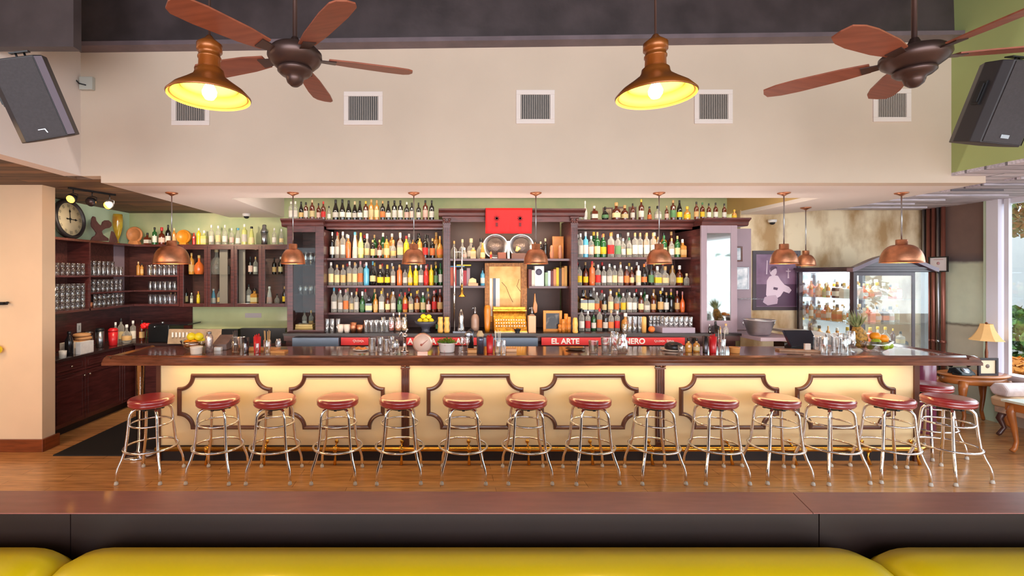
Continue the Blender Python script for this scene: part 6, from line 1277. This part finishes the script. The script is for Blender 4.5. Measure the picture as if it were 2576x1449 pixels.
# ---------------- curio cabinet ----------------
M_dkw=mat('near black carved wood',(62,44,52),.3,var=.2,scale=6,coat=.3)
xl,xr,yf,yb=5.17,6.12,5.98,6.92
t=thing('curio_cabinet','tall dark glass display cabinet with arched top at right','display cabinet',((xl+xr)/2,6.4,0))
zt1=1.90
m=MB()
for a,b in ((xl,xl+.05),(xr-.05,xr)):
    for c,d in ((yf,yf+.05),(yb-.05,yb)): m.box(a,b,c,d,0.0,zt1)
m.box(xl,xr,yf,yb,0.0,.55); m.build('cabinet_frame',M_dkw,t,bevel=.004)
BX(xl-.0,xr,yb-.02,yb,.55,zt1).build('pale_back',mat('silvered back',(222,228,238),.06,1.0),t)
m=MB(); m.box(xl-.05,xr+.05,yf-.05,yb,zt1+.03,zt1+.06); m.box(xl-.02,xr+.02,yf-.02,yb,zt1,zt1+.03); m.build('top_board',M_dkw,t,bevel=.004)
pts=[]; N=20
xc=(xl+xr)/2; hw=(xr-xl)/2+.06
for i in range(N+1):
    u=-1+2*i/N; s=abs(u); zz=zt1+.045+(.17*(math.cos(s*PI)*.5+.5)**.6); pts.append((xc+hw*u,zz))
pts2=[(x,z-.05) for x,z in reversed(pts)]
m=MB(); m.prism(pts+pts2,'y',yf-.07,yf+.02); m.build('arched_pediment',mat('lavender sheen wood',(104,84,100),.3,coat=.3),t)  # window sheen on the dark wood put into this base colour
m=MB(); m.prism([(x,z-.05) for x,z in pts]+[(xc+hw,zt1+.0),(xc-hw,zt1+.0)],'y',yf-.03,yf+.01); m.build('pediment_panel',M_dkw,t)
for z in (.95,1.24,1.55): BX(xl+.05,xr-.05,yf+.04,yb-.03,z-.008,z).build('glass_shelf',M_pane,t)
m=MB(); w=.045; m.box(xl+.0,xl+w,yf-.012,yf-.001,.55,zt1); m.box(xr-.22,xr-.18,yf-.012,yf-.001,.55,zt1); m.box(xl+w,xr-.22,yf-.012,yf-.001,zt1-.05,zt1); m.box(xl+w,xr-.22,yf-.012,yf-.001,.55,.60); d=m.build('door',M_dkw,t,bevel=.002); BX(xl+w,xr-.22,yf-.008,yf-.004,.60,zt1-.05).build('door_glass',M_pane,d)
BX(xr-.18,xr-.01,yf-.006,yf-.002,.55,zt1).build('corner_glass',M_pane,t); BX(xl+.002,xl+.006,yf+.05,yb-.05,.55,zt1).build('side_glass',M_pane,t)
m=MB(); m.box(xl+.1,xr-.1,yf+.25,yf+.55,zt1-.012,zt1-.004); m.build('cabinet_light',mat('cool cabinet lamp',(240,246,255),.3,emis=(232,240,255),es=3),t)
area('curio_light',(xc,yf+.45,zt1-.03),(0,0,0),.7,.5,7,(.92,.96,1.0))
area('curio_light_low',(xc,yf+.45,1.22),(0,0,0),.7,.5,5,(.92,.96,1.0))
random.seed(4)
for (z,yy,n,hm) in ((1.55,6.25,9,.24),(1.24,6.25,9,.24),(.95,6.2,8,.24),(1.55,6.55,7,.26),(1.24,6.55,7,.26)):
    for i in range(n):
        px=xl+.12+(xr-xl-.26)*i/(n-1); code=random.choice('1345648')+random.choice('ctacwolc')+random.choice('WCTPON')+random.choice('wktyc')
        bottle(px,yy,z,hm*random.uniform(.72,1),code,'%s bottle, %s from left, %s row, %s cabinet shelf of display case'%(GLS[code[1]][1],ORD[i],'front' if yy<6.4 else 'back',{1.55:'upper',1.24:'middle',.95:'lower'}[z]),'bottles in the display cabinet',.9)
for z in (1.55,1.24,.95):
    for k in range(4):
        code=('3','1','8','5')[k]+random.choice('tatc')+random.choice('TPWO')+random.choice('wkt'); yy=6.36+.15*k
        bottle(xl+.12,yy,z,.25*random.uniform(.8,1),code,'%s bottle, %s from front, along the left side of display cabinet, %s shelf'%(GLS[code[1]][1],ORD[k],{1.55:'upper',1.24:'middle',.95:'lower'}[z]),'bottles in the display cabinet',.9)
# ---------------- pipes, certificate ----------------
M_pipe=mat('brown copper pipe',(150,92,78),.35,.5,var=.15,scale=3)
for i,(y,r,mt,l) in enumerate(((6.925,.020,M_steel,'slim grey pipe, farthest left of the corner pipes'),(6.86,.024,M_pipe,'copper pipe, second from left of the corner pipes'),(6.79,.024,M_pipe,'copper pipe, third from left of the corner pipes'),(6.725,.020,M_steel,'slim grey pipe, fourth from left of the corner pipes'),(6.66,.024,M_pipe,'copper pipe, rightmost of the corner pipes'))):
    x=7.02; m=MB(); m.tube([(x,y,.02),(x,y,ZC)],r,12); m.lathe([(r,.9),(r+.007,.905),(r+.007,.94),(r,.945)],(x,y,0),12); m.lathe([(r,.0),(r+.008,0),(r+.008,.03),(r,.035)],(x,y,0.0),12); lab(m.build('wall_pipe',mt),l,'pipe','vertical pipes in the right corner')
t=thing('certificate','small black framed certificate hung over the corner pipes','certificate',(6.98,6.70,1.90))
xf=6.985; y0_,y1_,z0_,z1_=6.555,6.815,1.90,2.115; w=.016
m=MB(); m.box(xf-.015,xf,y0_,y0_+w,z0_,z1_); m.box(xf-.015,xf,y1_-w,y1_,z0_,z1_); m.box(xf-.015,xf,y0_+w,y1_-w,z0_,z0_+w); m.box(xf-.015,xf,y0_+w,y1_-w,z1_-w,z1_); m.build('frame',M_black,t)
BX(xf-.006,xf-.002,y0_+w,y1_-w,z0_+w,z1_-w).build('paper',mat('certificate paper',(232,226,232),.4),t)
m=MB(); m.lathe([(1e-7,0),(.022,0),(.022,.0015),(1e-7,.0015)],(xf-.0075,6.685,2.02),16,rot=Matrix.Rotation(-PI/2,3,'Y')); m.box(xf-.0078,xf-.0062,6.62,6.75,2.068,2.076); m.build('seal',mat('pink seal',(206,160,170),.5),t)
# ---------------- seating corner at right ----------------
M_oak=mat('honey carved oak',(178,104,48),.35,var=.25,scale=5,coat=.3)
xt,yt=6.62,5.93; zt2=.64
t=thing('side_table','carved honey oak side table by the window','table',(xt,yt,0))
m=MB(); n=32; m.lathe([(1e-7,zt2-.03),(.37,zt2-.03),(.39,zt2-.02),(.39,zt2-.008),(.37,zt2),(1e-7,zt2)],(xt,yt,0),n,1.0,.62); m.build('tabletop',M_oak,t)
m=MB(); m.lathe([(.33,zt2-.12),(.35,zt2-.11),(.35,zt2-.03)],(xt,yt,0),n,1.0,.60); m.build('apron',M_oak,t)
for (sx,sy) in ((-.26,-.13),(.26,-.13),(-.26,.13),(.26,.13)):
    m=MB(); q=sx/abs(sx); w_=sy/abs(sy); m.tube([(xt+sx,yt+sy,zt2-.08),(xt+sx+.03*q,yt+sy+.02*w_,zt2-.18),(xt+sx+.01*q,yt+sy,.30),(xt+sx-.01*q,yt+sy,.14),(xt+sx+.01*q,yt+sy,.05),(xt+sx+.04*q,yt+sy+.02*w_,.018)],[.045,.04,.024,.018,.02,.018],10); m.build('leg',M_oak,t)
# telephone
x,y=6.40,5.86; t=thing('rotary_telephone','black rotary telephone on the oak side table','telephone',(x,y,zt2)); m=MB(); m.prism([(y-.09,zt2),(y+.09,zt2),(y+.06,zt2+.075),(y+.0,zt2+.085),(y-.075,zt2+.03)],'x',x-.09,x+.09); m.build('phone_body',M_blk2,t,bevel=.012)
m=MB(); m.tube([(x-.12,y+.02,zt2+.10),(x-.09,y+.03,zt2+.125),(x,y+.03,zt2+.13),(x+.09,y+.03,zt2+.125),(x+.12,y+.02,zt2+.10)],[.026,.018,.014,.018,.026],10); m.build('handset',M_blk2,t)
m=MB(); m.lathe([(1e-7,0),(.045,0),(.042,.008),(1e-7,.009)],(x,y-.045,zt2+.055),20,rot=Matrix.Rotation(math.radians(48),3,'X')); m.build('dial',M_steel,t)
m=MB(); m.tube([(x-.12,y-.02,zt2+.02),(x-.16,y-.05,zt2+.012),(x-.12,y-.11,zt2+.01),(x-.02,y-.13,zt2+.01)],.008,6); m.build('cord',M_blk2,t)
frame(6.50,6.74,zt2,zt2+.215,5.78,'black framed cream card with small emblem on oak table','picture',mat('dark mahogany small frame',(48,34,36),.35),mat('cream card print',(236,214,178),.5),.028)
m=MB(); m.lathe([(1e-7,0),(.025,0),(.022,.003),(1e-7,.003)],(6.62,5.771,zt2+.115),14,rot=R9); o=m.build('card_emblem',mat('grey emblem',(120,100,90),.5)); o['label']='round grey emblem'; 
fr=[q for q in COL.objects if q.get('label','').startswith('black framed cream card')][0]; mw=Vector(o.location); o.parent=fr; o.location=mw-Vector(fr.location); del o['label']
# table lamp
x,y=6.845,5.98; t=thing('table_lamp','table lamp with honey fabric shade on oak table','table lamp',(x,y,zt2)); m=MB(); m.lathe([(1e-7,0),(.07,0),(.07,.015),(.03,.03),(.015,.05),(.022,.09),(.012,.13),(.016,.25),(.010,.30),(.008,.56),(1e-7,.565)],(x,y,zt2),20); m.build('lamp_base',mat('bronze lamp base',(122,70,44),.35,.5),t)
m=MB(); v=[];f=[]; n=8; prof=[(.165,.40),(.135,.43),(.105,.48),(.08,.53),(.064,.58),(.06,.605)]
m.open_lathe([(r,z+zt2) for r,z in prof],(x,y,0),n,smooth=False,a0=PI/8); sh=m.build('lamp_shade',mat('honey fabric',(238,188,120),.7,var=.05,scale=6),t,fix=False)
m=MB(); m.ball((x,y,zt2+.615),.014); m.tube([(x,y,zt2+.56),(x,y,zt2+.61)],.004,6); m.build('finial',MC['bronze lamp base'],t)
# ornate sofa
M_uph=mat('pale damask upholstery',(222,206,206),.7,var=.1,scale=14); M_dark2=mat('dark carved walnut',(84,50,44),.35,coat=.2)
t=thing('settee','ornate pale upholstered settee below the side window','sofa',(6.6,5.2,0))
m=MB(); m.prism([(6.44,.34),(7.0,.34),(7.0,.44),(6.9,.47),(6.5,.47),(6.42,.44)],'y',3.3,5.58); m.build('seat_cushion',mat('cream seat fabric',(232,200,160),.7),t,bevel=.02)
m=MB(); v=[];f=[]
m.prism([(6.86,.47),(6.98,.47),(7.0,.62),(6.94,.66),(6.86,.62)],'y',3.3,5.58); m.build('backrest',M_uph,t,bevel=.02)
m=MB(); m.prism([(5.42,.47),(5.56,.47),(5.60,.54),(5.55,.61),(5.45,.61),(5.40,.54)],'x',6.43,6.86); m.build('armrest',M_uph,t,bevel=.02)
m=MB(); m.box(6.45,6.98,3.3,5.56,.27,.34); m.build('carved_rail',mat('pale giltwood',(206,180,158),.4,var=.2,scale=12,bump=.4,bscale=30),t,bevel=.01)
for (a,b) in ((6.50,5.50),(6.94,5.50),(6.50,3.4),(6.94,3.4)):
    m=MB(); m.tube([(a,b,.30),(a-.02,b+.03,.20),(a,b,.10),(a-.03,b+.02,.03),(a-.05,b+.02,.015)],[.035,.032,.02,.022,.018],10); m.build('leg',M_dark2,t)
# marble topped table at right edge
t=thing('marble_side_table','carved oak table with marble top at right edge','table',(6.4,4.9,0))
XA=5.95; YA=5.03
m=MB(); m.prism([(XA-.02,YA+.02),(XA+.02,4.5),(XA+.44,4.4),(XA+.44,4.8),(XA+.3,YA+.0)],'z',.525,.55); m.build('marble_top',mat('pale green marble',(222,226,210),.2,var=.06,scale=6,coat=.4),t,bevel=.004)
m=MB(); m.prism([(XA,YA),(XA+.04,4.52),(XA+.42,4.42),(XA+.42,4.78),(XA+.28,YA-.02)],'z',.44,.525); m.build('apron',M_oak,t,bevel=.004)
for (a,b) in ((XA+.035,YA-.05),(XA+.08,4.56),(XA+.38,4.5)):
    m=MB(); m.tube([(a,b,.50),(a-.02,b+.01,.42),(a+.005,b,.26),(a+.03,b,.12),(a+.01,b,.05),(a-.02,b,.02)],[.036,.036,.026,.018,.022,.024],10); m.build('leg',M_oak,t)
# dark chair and maroon cylinder behind the bar end
m=MB(); m.lathe([(1e-7,0),(.10,0),(.11,.02),(.11,.90),(.10,.93),(1e-7,.93)],(5.72,5.65,0),24); lab(m.build('umbrella_stand',mat('maroon enamel',(120,56,84),.2,coat=.4)),'tall maroon cylinder standing behind the bar right corner','stand')
t=thing('dark_armchair','dark blue black chair beside the oak side table','chair',(6.35,6.45,0)); m=MB(); m.prism([(6.2,.42),(6.62,.42),(6.62,.50),(6.2,.50)],'y',6.30,6.75); m.build('seat',mat('blue black fabric',(36,38,54),.6),t,bevel=.02)
m=MB(); m.prism([(6.70,.5),(6.76,.5),(6.80,.92),(6.74,.92)],'x',6.2,6.62); m.build('backrest',MC['blue black fabric'],t,bevel=.02)
for a in (6.24,6.58):
    for b in (6.34,6.71): m=MB(); m.tube([(a,b,0),(a,b,.42)],.018,8); m.build('leg',M_black,t)
# small bracket with spout on the left pillar, and yellow lamp edge
m=MB(); m.tube([(X(2,4.95),5.03,Z(762,4.97)),(X(14,4.95),4.96,Z(762,4.95))],.012,8); m.box(X(-14,5),X(14,5),4.97,5.029,Z(767,5),Z(760,5)); lab(m.build('wall_hook',M_black),'small black wall bracket on the cream pillar at far left','bracket')
m=MB(); m.ball((-4.62,4.97,Z(880,4.97)),.045,16,10); m.tube([(-4.62,4.97,Z(880,4.97)),(-4.62,5.03,Z(880,4.97))],.01,6); lab(m.build('wall_ornament',mat('bright yellow enamel',(246,214,20),.3)),'bright yellow round ornament on the cream pillar at left edge','ornament')
# extra objects on the back bar worktop at right and by the register
t=thing('bowl_of_tools','small black mortar and pestle in front of the cash register','mortar',(X(1304,6.0),6.16,ZCT)); x=X(1302,6.14); m=MB(); m.lathe([(1e-7,0),(.03,0),(.026,.01),(.045,.05),(.048,.055),(.040,.052),(1e-7,.02)],(x,6.15,ZCT),18); m.build('mortar_bowl',M_black,t); m=MB(); m.tube([(x-.01,6.15,ZCT+.025),(x-.05,6.13,ZCT+.085)],[.012,.006],8); m.build('pestle',mat('amber wood vase',(206,122,20),.3),t); t.name='mortar'; t['label']='small black mortar with amber pestle, front right of the cash register'
t=thing('wine_rack_glass','x','x',(0,0,0)); COL.objects.unlink(t); bpy.data.objects.remove(t)
